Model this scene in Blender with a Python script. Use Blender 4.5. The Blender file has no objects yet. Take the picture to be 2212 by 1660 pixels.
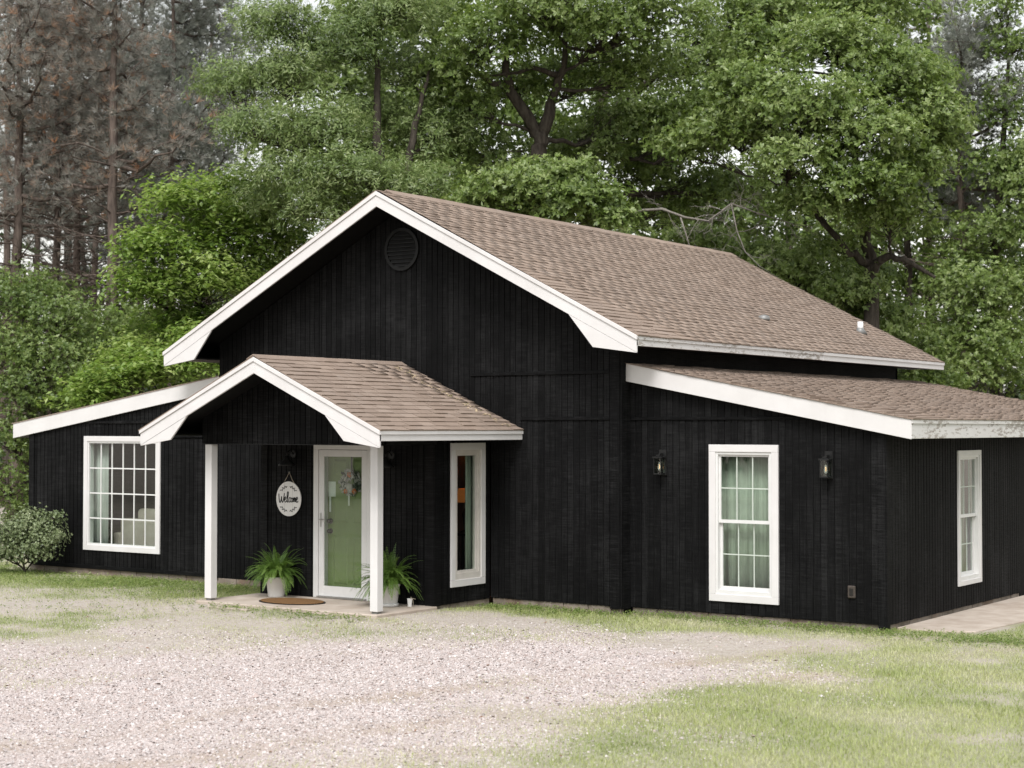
import bpy, math, random
import numpy as np
from mathutils import Matrix, Vector
random.seed(7); rng = np.random.default_rng(7)
SC = bpy.context.scene
COL = SC.collection

# ------------------------------------------------------------------ camera
CAM = np.array([12.322, -20.355, 2.640])
FPX = 3623.77                       # focal length in pixels of a 2212 x 1660 view
RV = np.array([0.82038, 0.57181, 0.00059]); UV = np.array([0.01422, -0.02143, 0.99967]); FV = np.array([-0.57164, 0.82010, 0.02572])
cd = bpy.data.cameras.new('camera'); cam = bpy.data.objects.new('camera', cd); COL.objects.link(cam)
cd.sensor_width = 36; cd.lens = 36 * FPX / 2212; cd.clip_start = .1; cd.clip_end = 2000
cam.matrix_world = Matrix(((RV[0], UV[0], -FV[0], CAM[0]), (RV[1], UV[1], -FV[1], CAM[1]), (RV[2], UV[2], -FV[2], CAM[2]), (0, 0, 0, 1)))
cd.dof.use_dof = True; cd.dof.focus_distance = 24.0; cd.dof.aperture_fstop = 2.2
SC.camera = cam
# ------------------------------------------------------------------ sky, sun, exposure (bright overcast)
SUN_EL, SUN_AZ = math.radians(52), math.radians(156)   # azimuth clockwise from +Y
W = bpy.data.worlds.new('World'); SC.world = W; W.use_nodes = True
wn = W.node_tree.nodes; wl = W.node_tree.links
sky = wn.new('ShaderNodeTexSky'); sky.sky_type = 'NISHITA'; sky.sun_disc = False
sky.sun_elevation = SUN_EL; sky.sun_rotation = SUN_AZ; sky.air_density = 2.0; sky.dust_density = 2.0; sky.ozone_density = 1.0
hs = wn.new('ShaderNodeHueSaturation'); hs.inputs['Saturation'].default_value = .18
wl.new(sky.outputs[0], hs.inputs['Color']); wl.new(hs.outputs[0], wn['Background'].inputs['Color'])
wn['Background'].inputs['Strength'].default_value = .092
sl = bpy.data.lights.new('sun', 'SUN'); sl.energy = 1.5; sl.angle = math.radians(25); sl.color = (1, .975, .955)
so = bpy.data.objects.new('sun', sl); COL.objects.link(so); so.location = (0, 0, 40)
sd = Vector((math.sin(SUN_AZ) * math.cos(SUN_EL), math.cos(SUN_AZ) * math.cos(SUN_EL), math.sin(SUN_EL)))
so.rotation_euler = (-sd).to_track_quat('-Z', 'Y').to_euler()
vs = SC.view_settings; vs.view_transform = 'Standard'; vs.look = 'None'; vs.gamma = 1; vs.exposure = 1.24
SC.cycles.max_bounces = 10; SC.cycles.transparent_max_bounces = 16

def at(u, v, D):
    """point seen at (u,v) of a 2212x1660 view at forward distance D"""
    return CAM + (FV + RV * (u - 1106) / FPX - UV * (v - 830) / FPX) * D
def at_ground(u, v, z=0.0):
    d = FV + RV * (u - 1106) / FPX - UV * (v - 830) / FPX
    return CAM + d * ((z - CAM[2]) / d[2])

# ------------------------------------------------------------------ materials
MATS = {}
class NT:
    def __init__(s, name):
        s.m = bpy.data.materials.new(name); s.m.use_nodes = True
        s.n = s.m.node_tree.nodes; s.l = s.m.node_tree.links
        s.b = s.n['Principled BSDF']; s.out = s.n['Material Output']; MATS[name] = s.m
    def new(s, t, **kw):
        n = s.n.new(t)
        for k, v in kw.items():
            if hasattr(n, k): setattr(n, k, v)
            else: n.inputs[k.replace('_', ' ')].default_value = v
        return n
    def link(s, a, b): s.l.new(a, b)
    def coord(s, scale=(1, 1, 1), kind='Object', rot=(0, 0, 0)):
        t = s.new('ShaderNodeTexCoord'); mp = s.new('ShaderNodeMapping')
        mp.inputs['Scale'].default_value = scale; mp.inputs['Rotation'].default_value = rot
        s.link(t.outputs[kind], mp.inputs['Vector']); return mp.outputs[0]
    def noise(s, vec, scale, detail=4, rough=.55):
        n = s.new('ShaderNodeTexNoise'); n.inputs['Scale'].default_value = scale; n.inputs['Detail'].default_value = detail
        n.inputs['Roughness'].default_value = rough
        if vec is not None: s.link(vec, n.inputs['Vector'])
        return n.outputs['Fac']
    def ramp(s, fac, stops):
        r = s.new('ShaderNodeValToRGB'); e = r.color_ramp.elements
        while len(e) < len(stops): e.new(.5)
        for i, (p, c) in enumerate(stops):
            e[i].position = p; e[i].color = tuple(c) + (1,) if len(c) == 3 else c
        s.link(fac, r.inputs['Fac']); return r.outputs['Color']
    def mix(s, fac, a, b, blend='MIX'):
        m = s.new('ShaderNodeMix'); m.data_type = 'RGBA'; m.blend_type = blend
        for sock, val in ((m.inputs['Factor'], fac), (m.inputs['A'], a), (m.inputs['B'], b)):
            pass
        ins = [m.inputs[0], m.inputs[6], m.inputs[7]]
        for sock, val in zip(ins, (fac, a, b)):
            if hasattr(val, 'links') or hasattr(val, 'is_linked'): s.link(val, sock)
            elif isinstance(val, (int, float)): sock.default_value = val
            else: sock.default_value = tuple(val) + (1,)
        return m.outputs[2]
    def math(s, op, a, b=None):
        m = s.new('ShaderNodeMath'); m.operation = op
        for i, v in enumerate((a, b)):
            if v is None: continue
            if isinstance(v, (int, float)): m.inputs[i].default_value = v
            else: s.link(v, m.inputs[i])
        return m.outputs[0]
    def bump(s, h, strength=.3, dist=.01):
        b = s.new('ShaderNodeBump'); b.inputs['Strength'].default_value = strength; b.inputs['Distance'].default_value = dist
        s.link(h, b.inputs['Height']); s.link(b.outputs[0], s.b.inputs['Normal'])
    def set(s, color=None, rough=None, spec=None, metal=None):
        if color is not None:
            if hasattr(color, 'is_linked'): s.link(color, s.b.inputs['Base Color'])
            else: s.b.inputs['Base Color'].default_value = tuple(color) + (1,)
        if rough is not None:
            if hasattr(rough, 'is_linked'): s.link(rough, s.b.inputs['Roughness'])
            else: s.b.inputs['Roughness'].default_value = rough
        if spec is not None: s.b.inputs['Specular IOR Level'].default_value = spec
        if metal is not None: s.b.inputs['Metallic'].default_value = metal
        return s.m

def simple(name, c, rough=.6, spec=.3, metal=0, var=.12, scale=6):
    t = NT(name); v = t.coord(); n = t.noise(v, scale)
    a = tuple(x * (1 - var) for x in c); b = tuple(min(1, x * (1 + var)) for x in c)
    return t.set(t.ramp(n, [(.3, a), (.7, b)]), rough, spec, metal)

def m_siding():
    t = NT('black_siding')
    v = t.coord((1.3, 1.3, 24)); saw = t.noise(v, 3.0, 7, .72)         # rough-sawn marks run across the strip
    v2 = t.coord((30, 30, .9)); grain = t.noise(v2, 2.0, 4, .6)
    v3 = t.coord(); wear = t.noise(v3, 1.1, 4, .6); patch = t.noise(v3, 26, 3, .7)
    oi = t.new('ShaderNodeObjectInfo')
    f = t.math('MULTIPLY', saw, .55); f = t.math('ADD', f, t.math('MULTIPLY', grain, .25)); f = t.math('ADD', f, t.math('MULTIPLY', wear, .26)); f = t.math('ADD', f, .005)
    f = t.math('ADD', f, t.math('MULTIPLY', oi.outputs['Random'], .07))
    c = t.ramp(f, [(.38, (.0010, .0010, .0011)), (.56, (.0050, .0050, .0052)), (.78, (.026, .026, .0265))])
    speck = t.ramp(patch, [(.80, (0, 0, 0)), (.84, (1, 1, 1))])
    c = t.mix(t.math('MULTIPLY', speck, .35), c, (.10, .098, .095))
    t.bump(t.math('ADD', saw, t.math('MULTIPLY', grain, .6)), .55, .004)
    t.set(c, .68, .07)
m_siding()
def m_flatblack(name, a, b, rough):
    t = NT(name); v = t.coord(); n = t.noise(v, 9); t.bump(t.noise(v, 40), .2, .003)
    t.set(t.ramp(n, [(.3, a), (.7, b)]), rough, .25)
m_flatblack('black_trim', (.003, .003, .003), (.007, .007, .007), .55)
m_flatblack('black_metal', (.010, .010, .010), (.016, .016, .016), .38)
m_flatblack('black_backing', (.003, .003, .003), (.005, .005, .005), .8)
def m_white(name, peel=0.0):
    t = NT(name); v = t.coord(); n = t.noise(v, 2.2, 5); fine = t.noise(v, 70, 3)
    c = t.ramp(n, [(.25, (.545, .528, .52)), (.75, (.61, .597, .59))])
    dirt = t.noise(t.coord((9, 9, .8)), 1.6, 4)
    c = t.mix(t.math('MULTIPLY', t.ramp(dirt, [(.55, (0, 0, 0)), (.8, (1, 1, 1))]), .10), c, (.40, .375, .35))
    if peel:
        v2 = t.coord((2, 2, 7)); p = t.noise(v2, 3.2, 8, .72); big = t.noise(t.coord((.35, .35, .35)), 1.4, 3)
        msk = t.ramp(t.math('ADD', p, t.math('MULTIPLY', big, .5)), [(.80 - peel * .12, (0, 0, 0)), (.84 - peel * .12, (1, 1, 1))])
        wood = t.ramp(t.noise(t.coord((1.2, 1.2, 28)), 3, 5), [(.3, (.20, .175, .155)), (.7, (.42, .39, .36))])
        c = t.mix(msk, c, wood)
    t.bump(fine, .12, .002)
    t.set(c, .5, .3)
m_white('white_paint'); m_white('weathered_white_paint', .12)
simple('white_vinyl', (.60, .595, .585), .35, .4, var=.04)
simple('white_post_paint', (.60, .59, .583), .45, .35, var=.05, scale=2)
simple('grey_vinyl', (.52, .49, .45), .45, .3, var=.08)
simple('white_pot', (.68, .67, .66), .35, .45, var=.04)
def m_shingle():
    t = NT('shingle'); v = t.coord(kind='Object'); g = t.new('ShaderNodeNewGeometry'); oi = t.new('ShaderNodeObjectInfo')
    r = t.math('FRACT', t.math('ADD', g.outputs['Random Per Island'], t.math('MULTIPLY', oi.outputs['Random'], 7.31)))
    pos = t.new('ShaderNodeMapping'); t.link(g.outputs['Position'], pos.inputs['Vector'])
    big = t.noise(pos.outputs[0], .55, 4, .6); gran = t.noise(pos.outputs[0], 120, 2, .8)
    streak = t.noise(pos.outputs[0], 3.5, 4, .65)
    c = t.ramp(r, [(0, (.212, .156, .122)), (.35, (.240, .180, .143)), (.7, (.262, .199, .159)), (1, (.292, .226, .184))])
    c = t.mix(t.ramp(big, [(.42, (0, 0, 0)), (.70, (.45, .45, .45))]), c, (.165, .128, .108))
    c = t.mix(t.ramp(streak, [(.55, (0, 0, 0)), (.8, (.4, .4, .4))]), c, (.37, .325, .30))
    c = t.mix(.35, c, t.ramp(gran, [(.3, (.09, .07, .056)), (.7, (.37, .305, .255))]))
    t.bump(gran, .5, .004); t.set(c, .9, .15)
m_shingle()
def m_concrete(name, a, b, stain):
    t = NT(name); g = t.new('ShaderNodeNewGeometry'); n = t.noise(g.outputs['Position'], 3, 6, .6); f = t.noise(g.outputs['Position'], 90, 2)
    c = t.ramp(n, [(.3, a), (.7, b)]); s = t.noise(g.outputs['Position'], 1.3, 5, .65)
    c = t.mix(t.ramp(s, [(.5, (0, 0, 0)), (.75, (.6, .6, .6))]), c, stain); t.bump(f, .3, .004); t.set(c, .85, .2)
m_concrete('concrete', (.34, .285, .235), (.46, .40, .345), (.26, .20, .155))
m_concrete('foundation_block', (.10, .082, .064), (.26, .225, .19), (.16, .085, .045))
def m_glass():
    t = NT('window_glass'); fr = t.new('ShaderNodeFresnel'); fr.inputs[0].default_value = 1.52
    tr = t.new('ShaderNodeBsdfTransparent'); tr.inputs[0].default_value = (.90, .94, .91, 1); gl = t.new('ShaderNodeBsdfGlossy'); gl.inputs['Roughness'].default_value = .012
    wob = t.new('ShaderNodeBump'); wob.inputs['Strength'].default_value = .05; wob.inputs['Distance'].default_value = .01
    t.link(t.noise(t.coord(), 2.2, 2), wob.inputs['Height']); t.link(wob.outputs[0], gl.inputs['Normal'])
    m = t.new('ShaderNodeMixShader'); f2 = t.math('MINIMUM', t.math('MULTIPLY', fr.outputs[0], 2.0), 1.0)
    geo = t.new('ShaderNodeNewGeometry'); f2 = t.math('MULTIPLY', f2, t.math('SUBTRACT', 1.0, geo.outputs['Backfacing']))
    t.link(f2, m.inputs[0]); t.link(tr.outputs[0], m.inputs[1]); t.link(gl.outputs[0], m.inputs[2]); t.link(m.outputs[0], t.out.inputs['Surface'])
m_glass()
def m_leaf(name, cols, trans=.35, rough=.5, tcol=None):
    t = NT(name); a = t.new('ShaderNodeAttribute'); a.attribute_name = 'tint'
    c = t.ramp(a.outputs['Fac'], cols); t.set(c, min(rough, .42), .5)
    tr = t.new('ShaderNodeBsdfTranslucent'); hsv = t.new('ShaderNodeHueSaturation'); hsv.inputs['Saturation'].default_value = 1.1; hsv.inputs['Value'].default_value = 1.3
    hsv.inputs['Hue'].default_value = .49
    t.link(c, hsv.inputs['Color']); t.link(hsv.outputs[0], tr.inputs[0])
    m = t.new('ShaderNodeMixShader'); m.inputs[0].default_value = trans
    t.link(t.b.outputs[0], m.inputs[1]); t.link(tr.outputs[0], m.inputs[2]); t.link(m.outputs[0], t.out.inputs['Surface'])
m_leaf('oak_leaf', [(0, (.062, .105, .020)), (.5, (.155, .225, .052)), (1, (.34, .41, .175))], .45)
m_leaf('willow_oak_leaf', [(0, (.070, .115, .030)), (.5, (.165, .232, .072)), (1, (.34, .40, .19))], .45)
m_leaf('sapling_leaf', [(0, (.095, .165, .030)), (.5, (.20, .30, .068)), (1, (.40, .48, .19))], .45)
m_leaf('shrub_leaf', [(0, (.058, .102, .022)), (.5, (.135, .20, .048)), (1, (.28, .345, .13))], .45)
m_leaf('bush_leaf', [(0, (.07, .105, .038)), (.5, (.165, .21, .092)), (1, (.34, .38, .22))], .25)
m_leaf('pine_needle', [(0, (.17, .185, .16)), (.6, (.27, .28, .245)), (.9, (.34, .345, .30)), (1, (.38, .30, .21))], .45, .6)
m_leaf('brown_pine_needle', [(0, (.19, .195, .17)), (.55, (.28, .265, .235)), (.70, (.34, .25, .185)), (1, (.45, .26, .15))], .45, .6)
m_leaf('fern_leaf', [(0, (.05, .10, .018)), (.5, (.115, .205, .038)), (1, (.24, .35, .09))], .3, .45)
m_leaf('grass_blade', [(0, (.12, .165, .045)), (.35, (.245, .305, .085)), (.65, (.40, .43, .185)), (1, (.54, .51, .36))], .3, .6)
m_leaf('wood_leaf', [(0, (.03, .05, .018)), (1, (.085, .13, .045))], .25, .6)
def m_bark(name, a, b, sc=1):
    t = NT(name); v = t.coord((6 * sc, 6 * sc, 1.2 * sc)); n = t.noise(v, 2.2, 6, .65)
    t.bump(n, .7, .03); t.set(t.ramp(n, [(.3, a), (.7, b)]), .9, .1)
m_bark('oak_bark', (.022, .018, .014), (.085, .072, .060)); m_bark('pine_bark', (.045, .035, .030), (.15, .118, .10)); m_bark('dead_wood', (.12, .105, .09), (.27, .25, .225), 3)
def m_ground():
    t = NT('ground'); g = t.new('ShaderNodeNewGeometry'); P = g.outputs['Position']
    a = t.new('ShaderNodeAttribute'); a.attribute_name = 'gravel'; a2 = t.new('ShaderNodeAttribute'); a2.attribute_name = 'lawn'
    n1 = t.noise(P, 1.1, 6, .62); n2 = t.noise(P, 42, 3, .7); n3 = t.noise(P, 9, 5, .65)
    vo = t.new('ShaderNodeTexVoronoi'); vo.inputs['Scale'].default_value = 46; t.link(P, vo.inputs['Vector'])
    peb = t.mix(.6, vo.outputs['Color'], (.5, .5, .5)); bw = t.new('ShaderNodeRGBToBW'); t.link(peb, bw.inputs[0])
    grav = t.ramp(bw.outputs[0], [(.33, (.30, .245, .222)), (.5, (.435, .375, .352)), (.66, (.52, .47, .452))])
    grav = t.mix(t.ramp(n1, [(.5, (0, 0, 0)), (.72, (.55, .55, .55))]), grav, (.30, .245, .20))
    a3 = t.new('ShaderNodeAttribute'); a3.attribute_name = 'packed'; grav = t.mix(t.math('MULTIPLY', a3.outputs['Fac'], .8), grav, (.33, .265, .21))
    soil = t.ramp(n3, [(.3, (.25, .225, .17)), (.6, (.36, .335, .275)), (.8, (.46, .43, .38))])
    green = t.ramp(n2, [(.3, (.14, .17, .065)), (.7, (.25, .28, .13))])
    soil = t.mix(.5, soil, grav); green = t.mix(.45, green, soil)
    under = t.mix(t.ramp(t.math('ADD', a2.outputs['Fac'], t.math('MULTIPLY', t.math('SUBTRACT', n3, .5), .9)), [(.3, (0, 0, 0)), (.7, (1, 1, 1))]), soil, green)
    f = t.math('ADD', a.outputs['Fac'], t.math('MULTIPLY', t.math('SUBTRACT', n3, .5), 1.1))
    c = t.mix(t.ramp(f, [(.3, (0, 0, 0)), (.65, (1, 1, 1))]), under, grav)
    t.bump(t.math('ADD', vo.outputs['Distance'], n2), .5, .012); t.set(c, .95, .1)
m_ground()
def m_stone():
    t = NT('gravel_stone'); g = t.new('ShaderNodeNewGeometry')
    c = t.ramp(g.outputs['Random Per Island'], [(0, (.23, .175, .155)), (.06, (.37, .295, .27)), (.35, (.455, .395, .375)), (.8, (.52, .47, .455)), (1, (.60, .57, .56))])
    t.set(c, .85, .2)
m_stone()
def m_fabric(name, a, b, sc=(40, 40, .6), trans=0):
    t = NT(name); n = t.noise(t.coord(sc), 1.0, 3); t.set(t.ramp(n, [(.3, a), (.7, b)]), .9, .1)
m_fabric('curtain', (.25, .278, .235), (.37, .40, .345)); m_fabric('lace_curtain', (.36, .36, .355), (.5, .5, .49)); m_fabric('sofa_cloth', (.30, .255, .22), (.42, .37, .33), (3, 3, 3))
simple('muntin_grey', (.46, .50, .45), .5, .3, var=.03)
simple('door_green', (.165, .215, .082), .4, .4, var=.06)
simple('interior_paint', (.30, .25, .19), .8, .1); simple('dark_wood', (.05, .03, .018), .5, .3); simple('brass', (.022, .019, .015), .35, .4, .2)
simple('steel', (.42, .42, .41), .3, .5, .9); simple('sign_white', (.68, .665, .65), .6, .2, var=.05); simple('sign_black', (.008, .008, .008), .6, .2)
simple('rope', (.42, .36, .28), .9, .1); simple('burlap', (.34, .325, .31), .9, .1, var=.25, scale=30); simple('wreath_orange', (.55, .16, .035), .8, .1, var=.25, scale=40)
simple('wreath_green', (.045, .06, .045), .8, .1, var=.3, scale=30); simple('paper', (.60, .63, .60), .8, .1, var=.03)
simple('bronze_plastic', (.055, .045, .038), .5, .3); simple('grey_metal', (.20, .20, .195), .5, .4, .3); simple('ribbon_dark', (.02, .02, .018), .7, .2)
simple('dry_leaf', (.38, .30, .20), .8, .15, var=.4, scale=20); simple('moss', (.10, .105, .03), .95, .05, var=.4, scale=30)
def m_mat():
    t = NT('coir'); n = t.noise(t.coord(), 55, 4, .7); t.bump(n, .9, .01); t.set(t.ramp(n, [(.3, (.085, .045, .02)), (.7, (.235, .135, .065))]), .95, .05)
m_mat()
simple('rubber', (.02, .018, .016), .7, .2)
def m_emit(name, c, s):
    t = NT(name); t.b.inputs['Emission Color'].default_value = tuple(c) + (1,); t.b.inputs['Emission Strength'].default_value = s; t.set(c, .7)
m_emit('lamp_shade_lit', (.60, .19, .045), .10); m_emit('filament', (1, .5, .18), .7)
def m_bulb():
    t = NT('bulb_glass'); t.set((.9, .88, .84), .08, .5); t.b.inputs['Alpha'].default_value = .25
m_bulb()
M = MATS

# ------------------------------------------------------------------ object helpers
def link(o, parent=None):
    COL.objects.link(o)
    if parent is not None:
        o.parent = parent
        if parent.type == 'EMPTY' and parent.parent is None: o.matrix_parent_inverse = Matrix.Translation(-Vector(parent.location))
    return o
def tag(o, label, cat=None, group=None):
    o['label'] = label
    if cat: o['category'] = cat
    if group: o['group'] = group
    return o
def thing(name, label, cat, loc, group=None):
    o = bpy.data.objects.new(name, None); o.location = loc; o.empty_display_size = .2; COL.objects.link(o)
    return tag(o, label, cat, group)
def bevel(o, w=.004, seg=1):
    b = o.modifiers.new('bevel', 'BEVEL'); b.width = w; b.segments = seg; b.limit_method = 'ANGLE'; return o
class MB:
    """collects faces; build() links ONE mesh object"""
    def __init__(s): s.v = []; s.f = []
    def add(s, vs, fs):
        k = len(s.v); s.v += [tuple(map(float, p)) for p in vs]; s.f += [tuple(i + k for i in q) for q in fs]; return s
    def box(s, x0, x1, y0, y1, z0, z1):
        return s.add([(x, y, z) for z in (z0, z1) for y in (y0, y1) for x in (x0, x1)],
                     [(0, 2, 3, 1), (4, 5, 7, 6), (0, 1, 5, 4), (2, 6, 7, 3), (0, 4, 6, 2), (1, 3, 7, 5)])
    def fbox(s, fr, u0, u1, z0, z1, n0, n1):
        """box in a wall frame: u to the right along the wall, n outward"""
        P = [fr.p(u, z, n) for z in (z0, z1) for n in (n0, n1) for u in (u0, u1)]
        fs = [(0, 2, 3, 1), (4, 5, 7, 6), (0, 1, 5, 4), (2, 6, 7, 3), (0, 4, 6, 2), (1, 3, 7, 5)]
        return s.add(P, fs)
    def prism(s, pts, fr, n0, n1):
        k = len(pts); P = [fr.p(u, z, n0) for u, z in pts] + [fr.p(u, z, n1) for u, z in pts]
        return s.add(P, [tuple(range(k)), tuple(range(2 * k - 1, k - 1, -1))] + [(i, i + k, (i + 1) % k + k, (i + 1) % k) for i in range(k)])
    def tube(s, pts, rads, n=6, cap=True):
        pts = [np.array(p, float) for p in pts]; k0 = len(s.v); K = len(pts); up = np.array([.31, .17, .93])
        for i, p in enumerate(pts):
            d = pts[min(i + 1, K - 1)] - pts[max(i - 1, 0)]; d = d / (np.linalg.norm(d) + 1e-9)
            a = np.cross(d, up if abs(d @ up) < .95 else np.array([1, 0, 0])); a /= np.linalg.norm(a); b = np.cross(d, a)
            r = rads[i] if hasattr(rads, '__len__') else rads
            for j in range(n):
                t = 2 * math.pi * j / n; s.v.append(tuple(p + r * (a * math.cos(t) + b * math.sin(t))))
        for i in range(K - 1):
            for j in range(n): s.f.append((k0 + i * n + j, k0 + i * n + (j + 1) % n, k0 + (i + 1) * n + (j + 1) % n, k0 + (i + 1) * n + j))
        if cap: s.f.append(tuple(k0 + j for j in range(n - 1, -1, -1))); s.f.append(tuple(k0 + (K - 1) * n + j for j in range(n)))
        return s
    def lathe(s, prof, c, n=28, sx=1, sy=1):
        k = len(s.v); K = len(prof)
        for r, z in prof:
            for j in range(n):
                t = 2 * math.pi * j / n; s.v.append((c[0] + r * sx * math.cos(t), c[1] + r * sy * math.sin(t), c[2] + z))
        for i in range(K - 1):
            for j in range(n): s.f.append((k + i * n + j, k + i * n + (j + 1) % n, k + (i + 1) * n + (j + 1) % n, k + (i + 1) * n + j))
        s.f.append(tuple(k + j for j in range(n - 1, -1, -1))); s.f.append(tuple(k + (K - 1) * n + j for j in range(n)))
        return s
    def mesh(s, name, mat, smooth=False):
        me = bpy.data.meshes.new(name); me.from_pydata(s.v, [], s.f); me.validate()
        import bmesh
        bm = bmesh.new(); bm.from_mesh(me); bmesh.ops.recalc_face_normals(bm, faces=bm.faces); bm.to_mesh(me); bm.free()
        me.materials.append(M[mat])
        if smooth: me.polygons.foreach_set('use_smooth', [True] * len(me.polygons))
        return me
    def build(s, name, mat, parent=None, smooth=False, bev=0):
        o = bpy.data.objects.new(name, s.mesh(name, mat, smooth)); link(o, parent)
        if bev: bevel(o, bev)
        return o
class Frame:
    """wall frame: u direction and outward normal, on a plane"""
    def __init__(s, axis, c):
        s.axis, s.c = axis, c
    def p(s, u, z, n):
        return (u, s.c - n, z) if s.axis == 'front' else (s.c + n, u, z)
def structure(o, label=None):
    o['kind'] = 'structure'
    if label: o['label'] = label
    return o
def big_mesh(name, verts, faces, mat, parent=None, tint=None, smooth=False):
    """numpy arrays -> mesh; faces is (n,3) or (n,4)"""
    me = bpy.data.meshes.new(name); verts = np.ascontiguousarray(verts, np.float32); faces = np.ascontiguousarray(faces, np.int32)
    k = faces.shape[1]; n = len(faces)
    me.vertices.add(len(verts)); me.vertices.foreach_set('co', verts.ravel())
    me.loops.add(n * k); me.loops.foreach_set('vertex_index', faces.ravel())
    me.polygons.add(n); me.polygons.foreach_set('loop_start', np.arange(0, n * k, k, dtype=np.int32))
    if smooth: me.polygons.foreach_set('use_smooth', np.ones(n, bool))
    me.update(calc_edges=True)
    if tint is not None:
        at_ = me.attributes.new('tint', 'FLOAT', 'POINT'); at_.data.foreach_set('value', np.ascontiguousarray(tint, np.float32))
    me.materials.append(M[mat]); o = bpy.data.objects.new(name, me); return link(o, parent)
def unit(a): return a / (np.linalg.norm(a, axis=-1, keepdims=True) + 1e-9)
def vnoise(x, y, s, seed=0):
    """smooth value noise 0..1"""
    x = np.asarray(x) * s + 37.1 * seed; y = np.asarray(y) * s - 17.3 * seed
    xi, yi = np.floor(x), np.floor(y); fx, fy = x - xi, y - yi; fx = fx * fx * (3 - 2 * fx); fy = fy * fy * (3 - 2 * fy)
    h = lambda a, b: np.modf(np.abs(np.sin(a * 127.1 + b * 311.7 + seed * 3.7) * 43758.5453))[0]
    return (h(xi, yi) * (1 - fx) + h(xi + 1, yi) * fx) * (1 - fy) + (h(xi, yi + 1) * (1 - fx) + h(xi + 1, yi + 1) * fx) * fy
def fbm(x, y, s, seed=0): return .55 * vnoise(x, y, s, seed) + .3 * vnoise(x, y, 2.1 * s, seed + 1) + .15 * vnoise(x, y, 4.3 * s, seed + 2)

# ================================================================== GROUND
GP = np.array([at_ground(*q)[:2] for q in ((-500, 1530), (0, 1405), (250, 1388), (500, 1388), (800, 1380), (1050, 1368), (1280, 1378), (1480, 1408), (1560, 1462), (1480, 1495), (1370, 1520), (1300, 1570), (1160, 1610), (980, 1665), (800, 1900), (-900, 1900))])
def poly_sd(x, y, poly):
    """signed distance, positive inside"""
    x = np.asarray(x, float); y = np.asarray(y, float); d = np.full(x.shape, 1e9); ins = np.zeros(x.shape, bool)
    n = len(poly)
    for i in range(n):
        a, b = poly[i], poly[(i + 1) % n]; e = b - a; t = np.clip(((x - a[0]) * e[0] + (y - a[1]) * e[1]) / (e @ e), 0, 1)
        d = np.minimum(d, np.hypot(x - a[0] - t * e[0], y - a[1] - t * e[1]))
        c = ((a[1] > y) != (b[1] > y)) & (x < (b[0] - a[0]) * (y - a[1]) / (b[1] - a[1] + 1e-12) + a[0]); ins ^= c
    return np.where(ins, d, -d)
def gravel_mask(x, y):
    return np.clip(.5 + (poly_sd(x, y, GP) + (fbm(x, y, .8, 3) - .5) * 4.0) / 4.2, 0, 1)
def lawn_mask(x, y):
    """1 = thick green grass, 0 = bare"""
    g = gravel_mask(x, y)
    right = np.clip((x - 2.3 + (y + 5) * -.12) / 2.2, 0, 1)
    near_house = np.clip(1 - np.abs(np.where(x < -5.6, y + 1.1, y + .6)) / np.where(x < -5.6, 3.4, 2.0), 0, 1) * (y < .6)
    base = np.maximum(right * .86, near_house * np.where(x < -5.6, .85, .66)); base = np.maximum(base, .26)
    return np.clip(base + (fbm(x, y, .9, 8) - .5) * 1.5, 0, 1) * (1 - g ** 1.3)
def packed_mask(x, y):
    """two wheel tracks of packed tan dirt crossing the gravel"""
    a = at_ground(380, 1560)[:2]; b = at_ground(1500, 1432)[:2]; d = (b - a) / np.linalg.norm(b - a); q = (x - a[0]) * -d[1] + (y - a[1]) * d[0] + (fbm(x, y, .35, 77) - .5) * 1.4
    return np.clip(np.exp(-(q / .30) ** 2) + .8 * np.exp(-((q + 1.65) / .30) ** 2), 0, 1) * np.clip((fbm(x, y, 1.1, 71) - .22) * 2.6, 0, 1)
def ground_z(x, y):
    dx = np.maximum(np.maximum(-5.62 - x, x + 2.2), 0); dy = np.maximum(np.maximum(-2.74 - y, y + 1.4), 0)
    return (fbm(x, y, .5, 5) - .5) * .03 + .052 * np.exp(-((dx ** 2 + dy ** 2) / .8 ** 2))
def make_ground():
    xs = np.concatenate([[-400, -120, -50], np.arange(-24, 20.01, .2), [40, 120, 400]]); ys = np.concatenate([[-400, -120, -50], np.arange(-17, 8.01, .2), [20, 50, 120, 400]])
    X, Y = np.meshgrid(xs, ys); Z = ground_z(X, Y); far = (np.abs(X + 2) > 22) | (Y > 8) | (Y < -17); Z[far] = 0
    inside = (X > -12.9) & (X < 3.9) & (Y > -.1); Z[inside] = -.03
    v = np.stack([X, Y, Z], -1).reshape(-1, 3); nx = len(xs); i = np.arange(len(v)).reshape(X.shape)
    f = np.stack([i[:-1, :-1], i[:-1, 1:], i[1:, 1:], i[1:, :-1]], -1).reshape(-1, 4)
    o = big_mesh('ground', v, f, 'ground', smooth=True)
    for nm, fn in (('gravel', gravel_mask), ('lawn', lawn_mask), ('packed', packed_mask)):
        a = o.data.attributes.new(nm, 'FLOAT', 'POINT'); val = fn(X, Y); val[far] = .3 if nm == 'lawn' else 0
        a.data.foreach_set('value', val.ravel().astype(np.float32))
    structure(o)
make_ground()

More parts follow.
